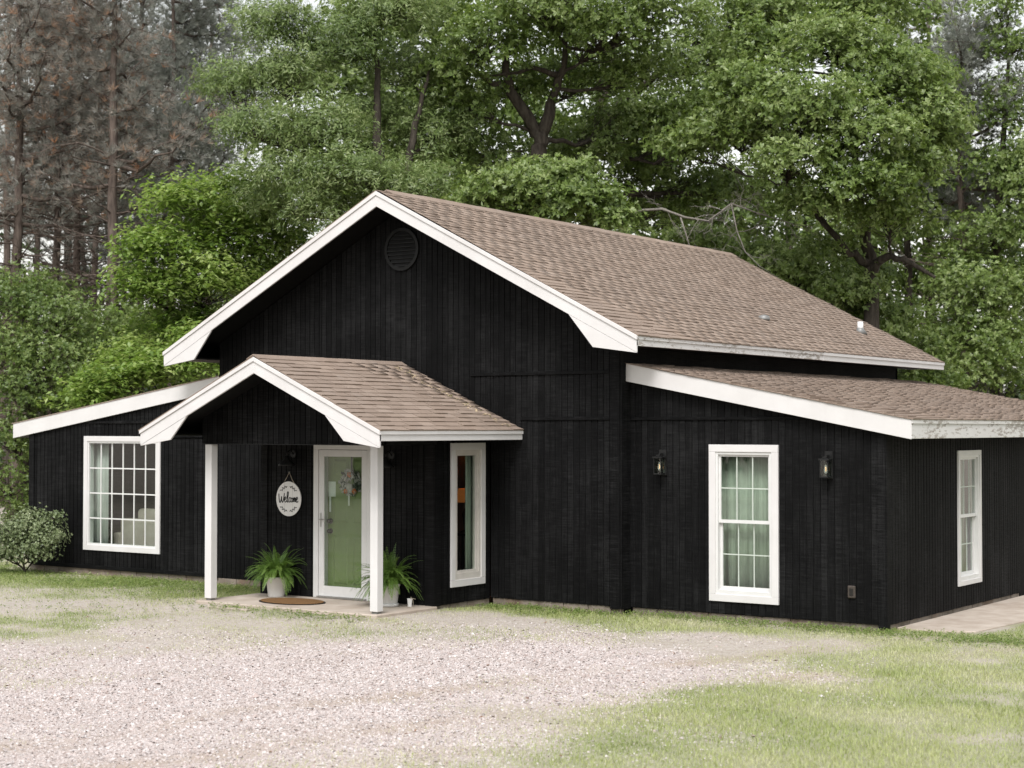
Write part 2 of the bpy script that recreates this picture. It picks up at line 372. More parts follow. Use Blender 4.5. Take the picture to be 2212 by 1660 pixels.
# ================================================================== HOUSE
XC = -3.94; HRIDGE = 6.253; SLOPE = .512; EX = .652 - XC      # half span to eave
house = thing('house', 'black wooden barn-style house with white trim and brown shingle roof', 'house', (XC, 4, 0))
FRONT = Frame('front', 0.0); LEFTF = Frame('front', .06); RIGHTF = Frame('front', .252); VEST = Frame('front', -1.378); PGAB = Frame('front', -2.64)
VSIDE = Frame('side', -2.254); RSIDE = Frame('side', 3.857)
GROOVE, PITCH = .014, .1016
def siding_wall(fr, u0, u1, zb, ztop, openings=(), thick=.012, strips=True, phase=0.0, depth=.09):
    """backing wall with holes + one board strip per groove; ztop is a function of u (piecewise linear)"""
    eps = 1e-6
    # backing: columns between all break points
    br = sorted(set([u0, u1] + [o[0] for o in openings] + [o[1] for o in openings] + ([XC] if u0 < XC < u1 and fr.axis == 'front' else [])))
    mb = MB()
    for a, b in zip(br[:-1], br[1:]):
        m = (a + b) / 2; holes = sorted([(o[2], o[3]) for o in openings if o[0] <= m <= o[1]]); z = zb
        for h0, h1 in holes:
            mb.fbox(fr, a, b, z, h0, -depth, -thick); z = h1
        mb.prism([(a, z), (b, z), (b, ztop(b - eps)), (a, ztop(a + eps))], fr, -depth, -thick)
    wall = mb.build('wall', 'black_backing', house)
    if not strips: return wall
    u = u0 + phase
    edges = [u0] + list(np.arange(u0 + phase + (PITCH if phase < .03 else 0), u1 - .03, PITCH)) + [u1]
    for a, b in zip(edges[:-1], edges[1:]):
        a2, b2 = a + GROOVE / 2, b - GROOVE / 2; m = (a + b) / 2
        holes = sorted([(o[2], o[3]) for o in openings if b2 > o[0] + .02 and a2 < o[1] - .02]); z = zb + random.uniform(-.004, .004); segs = []
        for h0, h1 in holes: segs.append((z, h0, h0)); z = h1
        segs.append((z, ztop(a2), ztop(b2)))
        for z0, za, zb_ in segs:
            if max(za, zb_) - z0 < .02: continue
            pts = [(a2, z0), (b2, z0), (b2, max(zb_, z0 + .005)), (a2, max(za, z0 + .005))]
            if a2 < XC < b2 and fr.axis == 'front' and za > 4 or (a2 < XC < b2 and fr is PGAB): pts.insert(3, (XC, ztop(XC)))
            n1 = random.uniform(-.0012, .0012)
            MB().prism(pts, fr, -thick - .004, n1).build('siding_strip', 'black_siding', wall)
    return wall
rz = lambda x: HRIDGE - SLOPE * abs(x - XC)                     # main roof top line
main_top = lambda x: rz(x) - .20
lean_r = lambda x: 3.56 - .1900 * x                             # lean-to roof top lines
lean_l = lambda x: 3.505 + .1490 * (x - XC * 2)
PH, PS = 3.626, .452
pz = lambda x: PH - PS * abs(x + 3.932)
rwin = (1.387, 2.237, .352, 2.302); lwin = (-11.20, -9.43, .53, 2.38); nwin = (-.90, -.26, .43, 2.31); swin = (2.93, 3.74, .45, 2.24); sdoor = (-4.45, -3.46, .11, 2.33)
siding_wall(FRONT, XC * 2, -5.593, .11, main_top)
siding_wall(FRONT, -5.593, -2.254, 2.46, main_top)
siding_wall(FRONT, -2.254, 0, .11, main_top, phase=.05)
siding_wall(LEFTF, -12.80, XC * 2, .13, lambda x: lean_l(x) - .05, [lwin])
siding_wall(RIGHTF, .0, 3.857, .085, lambda x: lean_r(x) - .05, [rwin])
siding_wall(VEST, -5.593, -2.254, .10, lambda x: 2.45, [sdoor])
siding_wall(VSIDE, -1.378 + .012, -.012, .10, lambda x: 2.47, [nwin])
siding_wall(RSIDE, .252 + .012, 5.6, .075, lambda x: 2.70, [swin])
siding_wall(PGAB, -5.60, -2.21, 2.40, lambda x: pz(x) - .09)
side_wall = MB(); side_wall.box(3.76, 3.855, 5.6, 10.9, 0, 2.7); side_wall.build('wall', 'black_siding', house)
clere = MB(); clere.box(-.09, 0, .09, 10.25, 0, 3.78); clere.build('wall', 'black_siding', house)
MB().box(XC * 2, XC * 2 + .09, .09, 10.25, 2.2, 3.78).build('wall', 'black_siding', house)
MB().box(XC * 2, 0, 10.16, 10.25, 0, 3.78).prism([(XC * 2, 3.78), (0, 3.78), (XC, 5.85)], Frame('front', 10.25), -.09, 0).build('wall', 'black_siding', house)
MB().box(-5.593, -5.503, -1.366, -.012, .1, 2.46).build('wall', 'black_siding', house)
MB().box(-12.8, -12.71, .15, 5.2, .1, 2.70).build('wall', 'black_siding', house)
MB().box(-12.71, XC * 2 - .001, 5.11, 5.2, .0, 2.7).build('wall', 'black_siding', house)
MB().box(.0, 3.76, 10.8, 10.9, .0, 2.7).build('wall', 'black_siding', house)
# trims
def trim(fr, u0, u1, z0, z1, n0=0.002, n1=.022, name='trim_board', mat='black_siding'):
    return MB().fbox(fr, u0, u1, z0, z1, n0, n1).build(name, mat, house, bev=.003)
trim(FRONT, -2.62, -.165, 3.405, 3.455); trim(FRONT, -1.70, -.165, 2.742, 2.792)
trim(RIGHTF, .03, 3.0, 2.742, 2.785); trim(LEFTF, -11.36, -9.0, 2.70, 2.745)
trim(FRONT, -.16, .0, .07, 3.77, name='corner_board'); MB().box(.001, .022, .001, .25, .07, 3.55).build('corner_board', 'black_siding', house)
trim(RIGHTF, 3.755, 3.857, .03, 2.74, name='corner_board'); MB().box(3.859, 3.880, .232, .33, .03, 2.66).build('corner_board', 'black_siding', house, bev=.003)
trim(LEFTF, -12.80, -12.66, .12, 2.70, name='corner_board'); trim(LEFTF, -12.65, XC * 2, .10, .17)
trim(VEST, -2.40, -2.254, .09, 2.44, name='corner_board'); trim(VEST, -5.593, -5.46, .09, 2.44, name='corner_board')
MB().box(-2.252, -2.232, -1.398, -1.25, .09, 2.44).build('corner_board', 'black_siding', house)
# foundation: blocks
def foundation(fr, u0, u1, z1, n=-.02, bl=.41):
    f = None; u = u0
    base = MB().fbox(fr, u0, u1, -.15, z1 - .02, -.14, n - .015).build('foundation', 'foundation_block', house)
    while u < u1 - .02:
        e = min(u + bl * random.uniform(.96, 1.04), u1)
        MB().fbox(fr, u + .004, e - .004, -.15, z1 + random.uniform(-.002, .001), n - .03, n + random.uniform(-.003, .003)).build('block', 'foundation_block', base, bev=.006); u = e
foundation(FRONT, -2.23, 0, .104); foundation(FRONT, XC * 2, -5.62, .104, n=.0); foundation(LEFTF, -12.8, XC * 2, .12); foundation(RIGHTF, .03, 3.82, .078, n=-.03)
foundation(RSIDE, .30, 10.8, .072, n=-.02); foundation(VSIDE, -1.36, 0, .095)

# ------------------------------------------------------------------ roofs
def shingle_mesh(w, e, t):
    """one tab: butt edge thick, tail thin; local x along the eave, y up the slope, z out"""
    g = .0055
    return MB().add([(-w / 2 + g, 0, 0), (w / 2 - g, 0, 0), (w / 2 - g, e + .03, -.002), (-w / 2 + g, e + .03, -.002), (-w / 2 + g, 0, t), (w / 2 - g, 0, t), (w / 2 - g, e + .03, .003), (-w / 2 + g, e + .03, .003)],
                    [(0, 3, 2, 1), (4, 5, 6, 7), (0, 1, 5, 4), (1, 2, 6, 5), (2, 3, 7, 6), (3, 0, 4, 7)])
def shingle_slope(deck, x_eave, z_eave, x_top, z_top, y0, y1, w, e, t, n_single):
    """courses from the eave up; the ones nearest the camera are objects, the rest one field"""
    d = np.array([x_top - x_eave, 0, z_top - z_eave]); L = np.linalg.norm(d); d /= L; nrm = np.array([-d[2], 0, d[0]]); nrm *= np.sign(nrm[2])
    place = []
    nc = int(L / e)
    for c in range(nc + 1):
        off = [0, .5, .22, .72][c % 4] * w; y = y0 - off + random.uniform(-.01, .01); o = np.array([x_eave, 0, z_eave]) + d * c * e
        while y < y1:
            a, b = max(y, y0), min(y + w, y1); y += w
            if b - a < .04: continue
            place.append((o + nrm * .004, (a + b) / 2, (b - a), min(e + .03, L - c * e) - .03))
    place.sort(key=lambda q: np.linalg.norm(np.array([q[0][0], q[1], q[0][2]]) - CAM))
    cache = {}; field_v = []; field_f = []
    for i, (o, yc, wid, ee) in enumerate(place):
        tilt = random.gauss(0, .006); lift = random.uniform(0, .003)
        Y = np.array([0, 1, 0]); X = Y if d[0] < 0 else -Y                      # x along eave
        Mx = np.array([X, d, nrm]).T
        org = o + nrm * lift + np.array([0, yc, 0])
        th = t * random.choice((.7, .85, 1.1, 1.3)); key = (round(wid, 2), round(ee, 2), th)
        if key not in cache: cache[key] = shingle_mesh(wid, max(ee, .02), th)
        if i < n_single:
            mk = ('me',) + key
            if mk not in cache: cache[mk] = cache[key].mesh('shingle', 'shingle')
            ob = bpy.data.objects.new('shingle', cache[mk])
            R = Matrix(((Mx[0][0], Mx[0][1], Mx[0][2]), (Mx[1][0], Mx[1][1], Mx[1][2]), (Mx[2][0], Mx[2][1], Mx[2][2]))).to_4x4() @ Matrix.Rotation(tilt, 4, 'Z')
            ob.matrix_basis = Matrix.Translation(Vector(org)) @ R
            link(ob, deck)
        else:
            v = np.array(cache[key].v); ct, st = math.cos(tilt), math.sin(tilt); v = np.stack([v[:, 0] * ct - v[:, 1] * st, v[:, 0] * st + v[:, 1] * ct, v[:, 2]], 1)
            field_v.append(v @ Mx.T + org); field_f.append(np.array(cache[key].f) + 8 * len(field_f))
    if field_v:
        f = big_mesh('shingle_field', np.concatenate(field_v), np.concatenate(field_f), 'shingle', deck); f['kind'] = 'stuff'
def slab_roof(pts_xz, y0, y1, mat='black_trim'):
    return MB().prism(pts_xz, Frame('front', y0), -(y1 - y0), 0).build('roof', mat, house)
T = .10
Y0, Y1 = -.655, 10.97
main = slab_roof([(XC, HRIDGE - .015), (.645, rz(.645) - .015), (.645, rz(.645) - T), (XC, HRIDGE - T - .03), (2 * XC - .645, rz(.645) - T), (2 * XC - .645, rz(.645) - .015)], Y0 + .03, Y1 - .02)
shingle_slope(main, .675, rz(.675) - .012, XC + .02, HRIDGE - .012, Y0, Y1, .305, .127, .017, 60)
field = MB().prism([(2 * XC - .68, rz(.68)), (XC, HRIDGE), (XC, HRIDGE - .014), (2 * XC - .68, rz(.68) - .014)], Frame('front', Y0), -(Y1 - Y0), 0).build('shingle_layer', 'shingle', main)
y = Y0 + .25
while y < Y1 - .02:                                             # ridge caps
    b = min(y + .30, Y1)
    MB().prism([(XC - .15, HRIDGE - .066), (XC, HRIDGE + .012), (XC + .15, HRIDGE - .066), (XC + .15, HRIDGE - .050), (XC, HRIDGE + .034 + random.uniform(0, .006)), (XC - .15, HRIDGE - .050)], Frame('front', y), -(b - y + .03), 0).build('ridge_cap', 'shingle', main)
    y = b
porch_roof = slab_roof([(-3.932, PH - .015), (-1.68, pz(-1.68) - .015), (-1.68, pz(-1.68) - T), (-3.932, PH - T - .03), (-6.184, pz(-1.68) - T), (-6.184, pz(-1.68) - .015)], -3.29, -.002)
shingle_slope(porch_roof, -1.655, pz(-1.655) - .012, -3.915, PH - .012, -3.33, -.004, .305, .14, .018, 165)
MB().prism([(-6.215, pz(-1.65)), (-3.932, PH), (-3.932, PH - .014), (-6.215, pz(-1.65) - .014)], Frame('front', -3.33), -3.32, 0).build('shingle_layer', 'shingle', porch_roof)
y = -3.33
while y < -.05:
    b = min(y + .30, -.004)
    MB().prism([(-4.05, PH - .045), (-3.932, PH + .008), (-3.814, PH - .045), (-3.814, PH - .034), (-3.932, PH + .024 + random.uniform(0, .004)), (-4.05, PH - .034)], Frame('front', y), -(b - y), 0).build('ridge_cap', 'shingle', porch_roof); y = b
right_roof = slab_roof([(.0, lean_r(0) - .015), (4.255, lean_r(4.255) - .015), (4.255, lean_r(4.255) - .09), (.0, lean_r(0) - .09)], .14, 11.0)
shingle_slope(right_roof, 4.285, lean_r(4.285) - .012, .012, lean_r(.012) - .012, .098, 11.02, .305, .132, .020, 70)
left_roof = slab_roof([(-13.20, lean_l(-13.2) - .015), (XC * 2, lean_l(XC * 2) - .015), (XC * 2, lean_l(XC * 2) - .09), (-13.20, lean_l(-13.2) - .09)], .03, 5.4)
MB().prism([(-13.235, lean_l(-13.235)), (XC * 2, lean_l(XC * 2)), (XC * 2, lean_l(XC * 2) - .014), (-13.235, lean_l(-13.235) - .014)], Frame('front', -.012), -5.42, 0).build('shingle_layer', 'shingle', left_roof)
# rake boards, eave returns and mouldings
def rake(fr_y, xc, apex_t, apex_b, tip_x, tip_t, tip_b, ret_x, knee, sgn):
    """one half of a gable: sloping board, corner return and upper moulding"""
    F = Frame('front', fr_y); mx = lambda x: xc + sgn * (x - xc)
    sl = (apex_t - tip_t) / (tip_x - xc); bd = apex_t - apex_b
    MB().prism([(mx(xc), apex_t), (mx(tip_x), tip_t), (mx(tip_x), tip_t - bd), (mx(xc), apex_b)], F, -.03, 0).build('rake_board', 'white_paint', house, bev=.003)
    zlo = lambda x: apex_b - sl * (x - xc) - .003
    pts = [(mx(knee), zlo(knee)), (mx(tip_x - .001), zlo(tip_x)), (mx(tip_x - .001), min(tip_b, zlo(tip_x) - .004)), (mx(ret_x), tip_b)]
    MB().prism(pts, F, -.03, -.002).build('eave_return', 'white_paint', house, bev=.002)
    m0 = .052
    MB().prism([(mx(xc), apex_t + .012), (mx(tip_x + .012), tip_t + .008), (mx(tip_x + .012), tip_t - m0), (mx(xc), apex_t - m0)], F, .0015, .018).build('rake_moulding', 'white_paint', house, bev=.003)
for s in (1, -1):
    rake(-.645, XC, 6.222, 6.000, .652, 3.884, 3.752, -.055, -.455, s)
    rake(-3.31, -3.932, 3.604, 3.388, -1.673, 2.588, 2.455, -2.293, -2.625, s)
    # soffits
    a, b = (.0, .64) if s == 1 else (XC * 2 - .64, XC * 2)
    MB().box(a, b, -.612, 10.94, 3.765, 3.790).build('soffit', 'black_trim', house)
    a, b = (-2.254, -1.69) if s == 1 else (-6.17, -5.593)
    MB().box(a, b, -3.278, -.002, 2.462, 2.485).build('soffit', 'black_trim', house)
    zz = 3.79
    MB().prism([(XC, 5.995 + .09), (XC + s * 3.9, 5.995 + .09 - SLOPE * 3.9), (XC + s * 3.9, 5.97 + .09 - SLOPE * 3.9), (XC, 5.97 + .09)], Frame('front', -.612), -.60, 0).build('soffit', 'black_trim', house)
MB().prism([(-3.932 - 1.65, 2.485), (-3.932 - 1.65, 2.50), (-3.932, 2.50), (-3.932 + 1.65, 2.50), (-3.932 + 1.65, 2.485)], Frame('front', -2.62), -1.24, 0).build('porch_ceiling', 'black_trim', house)
MB().prism([(-5.60, 2.388), (-2.21, 2.388), (-2.21, 2.398), (-5.60, 2.398)], Frame('front', -2.652), -.13, 0).build('porch_beam', 'black_trim', house)
for x0, x1 in ((-5.60, -5.48), (-2.33, -2.21)): MB().box(x0, x1, -2.51, -1.38, 2.39, 2.484).build('porch_beam', 'black_trim', house)
# eave fascias (right sides)
def fascia(x, y0, y1, z0, z1, mat, mould=True, th=.03):
    o = MB().box(x - th, x, y0, y1, z0, z1).build('fascia', mat, house, bev=.003)
    if mould: MB().box(x + .0015, x + .016, y0 - .002, y1 + .002, z1 - .048, z1 + .006).build('fascia_moulding', mat, o, bev=.003)
    return o
fascia(.652, -.642, 5.385, 3.752, 3.884, 'weathered_white_paint'); fascia(.660, 5.39, 10.95, 3.748, 3.880, 'white_paint')
fascia(-1.673, -3.308, -.006, 2.455, 2.588, 'white_paint')
fascia(4.262, .125, 10.98, 2.495, 2.735, 'weathered_white_paint')
MB().box(XC * 2 - .652, XC * 2 - .622, -.61, 10.95, 3.752, 3.884).build('fascia', 'white_paint', house)
MB().box(-13.208, -13.18, .03, 5.38, 2.44, 2.69).build('fascia', 'white_paint', house)
MB().prism([(.024, 3.543), (4.262, 2.738), (4.256, 2.488), (.012, 3.295)], Frame('front', .122), -.03, 0).build('rake_board', 'white_paint', house, bev=.003)
MB().prism([(-13.208, 2.702), (XC * 2 - .005, 3.495), (XC * 2 - .005, 3.245), (-13.208, 2.43)], Frame('front', .0), -.03, 0).build('rake_board', 'white_paint', house, bev=.003)
# roof furniture
rv = MB(); p0 = (-.48, 5.51, 4.481)
rv.lathe([(.0, 0), (.10, 0), (.11, .02), (.09, .075), (.03, .095), (.0, .096)], (p0[0], p0[1], p0[2] - .02), 14).build('roof_vent', 'grey_metal', house, True)
vp = MB().lathe([(.0, 0), (.055, 0), (.055, .24), (.047, .24), (.047, .17), (.0, .17)], (-.40, 9.42, 4.40), 18).build('vent_pipe', 'white_vinyl', house, True)
MB().lathe([(.0, -.02), (.14, -.02), (.07, .075), (.06, .10), (.0, .10)], (-.40, 9.42, 4.42), 18).build('flashing', 'grey_metal', vp, True)
# gable vent
gv = MB(); ring = []
n = 40
for r, nn in ((.335, .001), (.335, .035), (.285, .035), (.285, .001)): ring += [FRONT.p(XC + r * math.cos(2 * math.pi * i / n), 5.40 + r * math.sin(2 * math.pi * i / n), nn) for i in range(n)]
gv.add(ring, [(k * n + i, k * n + (i + 1) % n, ((k + 1) % 4) * n + (i + 1) % n, ((k + 1) % 4) * n + i) for k in range(4) for i in range(n)])
gable_vent = gv.build('gable_vent', 'black_trim', house)
MB().prism([(XC + .29 * math.cos(2 * math.pi * i / n), 5.40 + .29 * math.sin(2 * math.pi * i / n)) for i in range(n)], FRONT, .001, .006).build('backing', 'black_backing', gable_vent)
for i in range(9):
    z = 5.40 - .24 + i * .06; h = math.sqrt(max(.285 ** 2 - (z - 5.40) ** 2, .001)) - .004
    MB().add([FRONT.p(XC - h, z - .022, .034), FRONT.p(XC + h, z - .022, .034), FRONT.p(XC + h, z + .022, .010), FRONT.p(XC - h, z + .022, .010), FRONT.p(XC - h, z - .028, .034), FRONT.p(XC + h, z - .028, .034), FRONT.p(XC + h, z + .016, .008), FRONT.p(XC - h, z + .016, .008)],
             [(0, 1, 2, 3), (7, 6, 5, 4), (0, 4, 5, 1), (1, 5, 6, 2), (2, 6, 7, 3), (3, 7, 4, 0)]).build('louver', 'black_metal', gable_vent)

# ------------------------------------------------------------------ windows
def frame_ring(fr, u0, u1, z0, z1, w, n0, n1, name, mat, parent, wb=None):
    mb = MB(); wb = wb or w
    mb.fbox(fr, u0, u0 + w, z0, z1, n0, n1).fbox(fr, u1 - w, u1, z0, z1, n0, n1).fbox(fr, u0 + w, u1 - w, z1 - w, z1, n0, n1).fbox(fr, u0 + w, u1 - w, z0, z0 + wb, n0, n1)
    return mb.build(name, mat, parent)
def casing(fr, win, o, cw):
    """four separate white boards round an opening o; miterless joints as in the photograph"""
    u0, u1, z0, z1 = o
    for a, b, c, d in ((u0 - cw, u1 + cw, z1, z1 + cw), (u0 - cw, u1 + cw, z0 - cw, z0), (u0 - cw, u0, z0 + .001, z1 - .001), (u1, u1 + cw, z0 + .001, z1 - .001)):
        MB().fbox(fr, a, b, c, d, -.03, .026 + random.uniform(-.001, .001)).build('casing_board', 'white_paint', win, bev=.003)
def panes(fr, win, u0, u1, z0, z1, nc, nr, n, mw=.018, mat='white_vinyl', muntins=True):
    cw, rh = (u1 - u0) / nc, (z1 - z0) / nr
    for i in range(nc):
        for j in range(nr):
            MB().fbox(fr, u0 + i * cw + .001, u0 + (i + 1) * cw - .001, z0 + j * rh + .001, z0 + (j + 1) * rh - .001, n - .002, n + .002).build('pane', 'window_glass', win)
    for i in range(1, nc): MB().fbox(fr, u0 + i * cw - mw / 2, u0 + i * cw + mw / 2, z0, z1, n - .009, n + .0065).build('muntin', mat, win)
    for j in range(1, nr): MB().fbox(fr, u0, u1, z0 + j * rh - mw / 2, z0 + j * rh + mw / 2, n - .008, n + .0055).build('muntin', mat, win)
def hung_window(fr, o, cw, label):
    u0, u1, z0, z1 = o
    win = frame_ring(fr, u0, u1, z0, z1, .035, -.11, .010, 'window', 'white_vinyl', house, .055); win['label'] = label
    casing(fr, win, o, cw); zm = (z0 + z1) / 2 + .02
    frame_ring(fr, u0 + .035, u1 - .035, zm - .02, z1 - .035, .03, -.055, -.02, 'sash', 'white_vinyl', win, .045)
    frame_ring(fr, u0 + .035, u1 - .035, z0 + .055, zm + .022, .035, -.095, -.06, 'sash', 'white_vinyl', win, .05)
    panes(fr, win, u0 + .065, u1 - .065, zm + .025, z1 - .065, 3, 2, -.038, .015, 'muntin_grey')
    panes(fr, win, u0 + .07, u1 - .07, z0 + .105, zm - .013, 3, 2, -.078, .015, 'muntin_grey')
    return win
hung_window(RIGHTF, rwin, .10, 'white sash window with green-grey curtain between two black lanterns')
hung_window(RSIDE, swin, .07, 'narrow white sash window in the right side wall')
lw = frame_ring(LEFTF, *lwin, .03, -.11, .008, 'window', 'white_vinyl', house); lw['label'] = 'large white grid window of twenty-four panes'
casing(LEFTF, lw, lwin, .095); panes(LEFTF, lw, lwin[0] + .03, lwin[1] - .03, lwin[2] + .03, lwin[3] - .03, 6, 4, -.03, .022)
nw = frame_ring(VSIDE, *nwin, .05, -.11, .006, 'window', 'grey_vinyl', house, .09); nw['label'] = 'tall narrow white-framed window beside the porch'
casing(VSIDE, nw, nwin, .10); frame_ring(VSIDE, nwin[0] + .05, nwin[1] - .05, nwin[2] + .09, nwin[3] - .05, .035, -.08, -.01, 'sash', 'grey_vinyl', nw)
MB().fbox(VSIDE, nwin[0] + .086, nwin[1] - .086, nwin[2] + .126, nwin[3] - .086, -.045, -.041).build('pane', 'window_glass', nw)

# ------------------------------------------------------------------ doors
sd_ = frame_ring(VEST, -4.42, -3.49, .125, 2.30, .10, -.03, .012, 'storm_door', 'white_vinyl', house, .15); bevel(sd_, .004)
for a, b, c, d in ((-4.52, -4.425, .10, 2.305), (-3.485, -3.39, .10, 2.305), (-4.52, -3.39, 2.306, 2.385)):
    MB().fbox(VEST, a, b, c, d, -.03, .022).build('door_casing', 'white_vinyl', sd_, bev=.003)
MB().fbox(VEST, -4.318, -3.592, .28, 2.195, -.012, -.008).build('pane', 'window_glass', sd_)
h = MB().fbox(VEST, -4.385, -4.365, 1.15, 1.36, .013, .020); h.tube([VEST.p(-4.375, 1.265, .02), VEST.p(-4.375, 1.265, .05), VEST.p(-4.30, 1.265, .055), VEST.p(-4.25, 1.27, .05)], .008, 8); h.build('handle', 'steel', sd_)
MB().fbox(VEST, -4.43, -3.48, .10, .124, -.02, .05).build('threshold', 'steel', sd_)
DI = Frame('front', -1.378 + .115)
fd = MB().fbox(DI, -4.35, -3.45, .12, 2.28, -.045, 0).build('front_door', 'door_green', house, bev=.003)
for u0, u1 in ((-4.23, -3.95), (-3.85, -3.57)):
    for z0, z1 in ((.30, 1.02), (1.22, 1.82), (1.92, 2.16)):
        MB().add([DI.p(u0, z0, .001), DI.p(u1, z0, .001), DI.p(u1, z1, .001), DI.p(u0, z1, .001), DI.p(u0 + .03, z0 + .03, .012), DI.p(u1 - .03, z0 + .03, .012), DI.p(u1 - .03, z1 - .03, .012), DI.p(u0 + .03, z1 - .03, .012)],
                 [(4, 5, 6, 7), (0, 1, 5, 4), (1, 2, 6, 5), (2, 3, 7, 6), (3, 0, 4, 7)]).build('panel', 'door_green', fd)
def knob(z, r, nm):
    mb = MB(); prof = [(0, 0), (r * 1.25, 0), (r * 1.25, .012), (r * .5, .016), (r * .45, .035), (r, .045), (r, .062), (r * .6, .075), (0, .076)]
    k = 16
    for rr, nn in prof: mb.v += [DI.p(-4.285 + rr * math.cos(2 * math.pi * i / k), z + rr * math.sin(2 * math.pi * i / k), .001 + nn) for i in range(k)]
    for a in range(len(prof) - 1): mb.f += [(a * k + i, a * k + (i + 1) % k, (a + 1) * k + (i + 1) % k, (a + 1) * k + i) for i in range(k)]
    mb.build(nm, 'brass', fd, True)
knob(1.085, .030, 'door_knob'); knob(1.235, .033, 'deadbolt')
for a, b in ((-4.42, -4.352), (-3.448, -3.40)): MB().fbox(VEST, a, b, .11, 2.30, -.16, -.031).build('door_jamb', 'white_vinyl', fd)

# porch posts and slab
for x0, x1 in ((-5.535, -5.405), (-2.385, -2.255)):
    p = MB().box(x0, x1, -2.645, -2.515, .125, 2.385).build('porch_post', 'white_post_paint', house, bev=.006)
    MB().box(x0 + .02, x1 - .02, -2.625, -2.535, .095, .1245).build('post_base', 'grey_metal', p)
slab = MB().prism([(-5.62, -2.74), (-2.20, -2.70), (-2.19, -1.30), (-5.62, -1.30)], Frame('front', 0), 0, 1)
def flat_poly(pts, z0, z1):
    k = len(pts); return MB().add([(x, y, z0) for x, y in pts] + [(x, y, z1) for x, y in pts], [tuple(range(k - 1, -1, -1)), tuple(range(k, 2 * k))] + [(i, (i + 1) % k, (i + 1) % k + k, i + k) for i in range(k)])
structure(flat_poly([(-5.62, -2.74), (-2.205, -2.72), (-2.195, -1.37), (-5.62, -1.37)], -.1, .095).build('porch_slab', 'concrete', bev=.012))
structure(flat_poly([(3.86, .60), (4.30, .52), (4.85, .78), (4.98, 2.36), (5.05, 6), (5.05, 14), (3.84, 14)], -.05, .022).build('walkway', 'concrete', bev=.006))
structure(flat_poly([(-5.10, -3.02), (-4.30, -3.04), (-4.30, -2.93), (-5.10, -2.91)], -.05, .068).build('kerb_strip', 'concrete', bev=.01))
# interior shells
MB().box(-12.65, 3.7, 5.0, 5.08, 0, 2.6).build('partition', 'interior_paint', house); MB().box(-12.7, 3.75, .36, 10.7, -.02, .10).build('floor', 'dark_wood', house)
MB().box(-5.5, -2.36, -1.26, .355, -.02, .098).build('floor', 'dark_wood', house)
MB().box(-12.68, 3.74, .36, 5.0, 2.62, 2.66).build('ceiling', 'interior_paint', house)
MB().box(-8.2, -8.12, .2, 4.98, .1, 2.62).build('partition', 'interior_paint', house); MB().box(.0 - .3, -.12, .2, 4.98, .1, 2.62).build('partition', 'interior_paint', house)

# ================================================================== THINGS ON AND IN THE HOUSE
def lantern(u, label):
    F = RIGHTF; zc = 2.145
    t = thing('wall_lantern', label, 'wall lamp', F.p(u, 1.965, 0), 'black wall lanterns beside the tall window')
    MB().fbox(F, u - .058, u + .058, 1.965, 2.325, .002, .022).build('backplate', 'black_metal', t, bev=.004)
    MB().fbox(F, u - .012, u + .012, 2.25, 2.275, .022, .11).fbox(F, u - .030, u + .030, 2.235, 2.255, .07, .15).build('bracket', 'black_metal', t)
    MB().fbox(F, u - .075, u + .075, 2.205, 2.228, .035, .185).build('cap', 'black_metal', t, bev=.003)
    b = MB()
    for a in (-.06, .052):
        for c in (.05, .162): b.fbox(F, u + a, u + a + .008, 1.995, 2.204, c, c + .008)
    b.fbox(F, u - .062, u + .062, 1.980, 1.995, .048, .172); b.build('cage', 'black_metal', t)
    for a, e, c, d in ((-.050, .050, .165, .167), (-.050, .050, .053, .055)): MB().fbox(F, u + a, u + e, 1.997, 2.203, c, d).build('pane', 'window_glass', t)
    for a in (-.057, .055): MB().fbox(F, u + a, u + a + .002, 1.997, 2.203, .060, .160).build('pane', 'window_glass', t)
    c = F.p(u, 2.03, .11)
    bl = MB().lathe([(0, 0), (.012, .003), (.024, .02), (.026, .05), (.018, .09), (.012, .12), (0, .121)], c, 12).build('bulb', 'bulb_glass', t, True)
    MB().lathe([(0, 0), (.014, 0), (.014, .05), (0, .05)], (c[0], c[1], c[2] + .123), 10).build('socket', 'black_metal', t, True)
    MB().tube([(c[0], c[1], c[2] + .03), (c[0] + .004, c[1], c[2] + .06), (c[0], c[1], c[2] + .09)], .004, 5).build('filament', 'filament', bl)
lantern(.555, 'black box wall lantern left of the curtained tall window'); lantern(3.07, 'black box wall lantern right of the curtained tall window')
def barn_lamp(u, label):
    F = VEST
    t = thing('barn_lamp', label, 'wall lamp', F.p(u, 2.18, 0), 'black barn lamps on either side of the door')
    k = 18; mb = MB()
    mb.lathe([(0, 0), (.055, 0), (.055, .004), (0, .004)], (0, 0, 0), k); mb.v = [F.p(u + x, 2.23 + y, .002 + z * 5) for x, y, z in mb.v]; mb.build('rosette', 'black_metal', t)
    MB().tube([F.p(u, 2.23, .02), F.p(u, 2.27, .06), F.p(u, 2.285, .11), F.p(u, 2.26, .15), F.p(u, 2.20, .16)], .010, 8).build('arm', 'black_metal', t, True)
    c = F.p(u, 2.06, .16)
    MB().lathe([(.012, .15), (.035, .145), (.045, .10), (.055, .085), (.09, .06), (.125, .015), (.13, 0), (.122, 0), (.085, .052), (.05, .078), (.012, .09)], c, 24).build('shade', 'black_metal', t, True)
    MB().lathe([(0, 0), (.018, .004), (.028, .025), (.022, .055), (.013, .075), (0, .076)], (c[0], c[1], c[2] + .008), 12).build('bulb', 'bulb_glass', t, True)
barn_lamp(-4.93, 'black dome barn lamp on the wall above the round sign'); barn_lamp(-3.02, 'black dome barn lamp behind the right porch post')
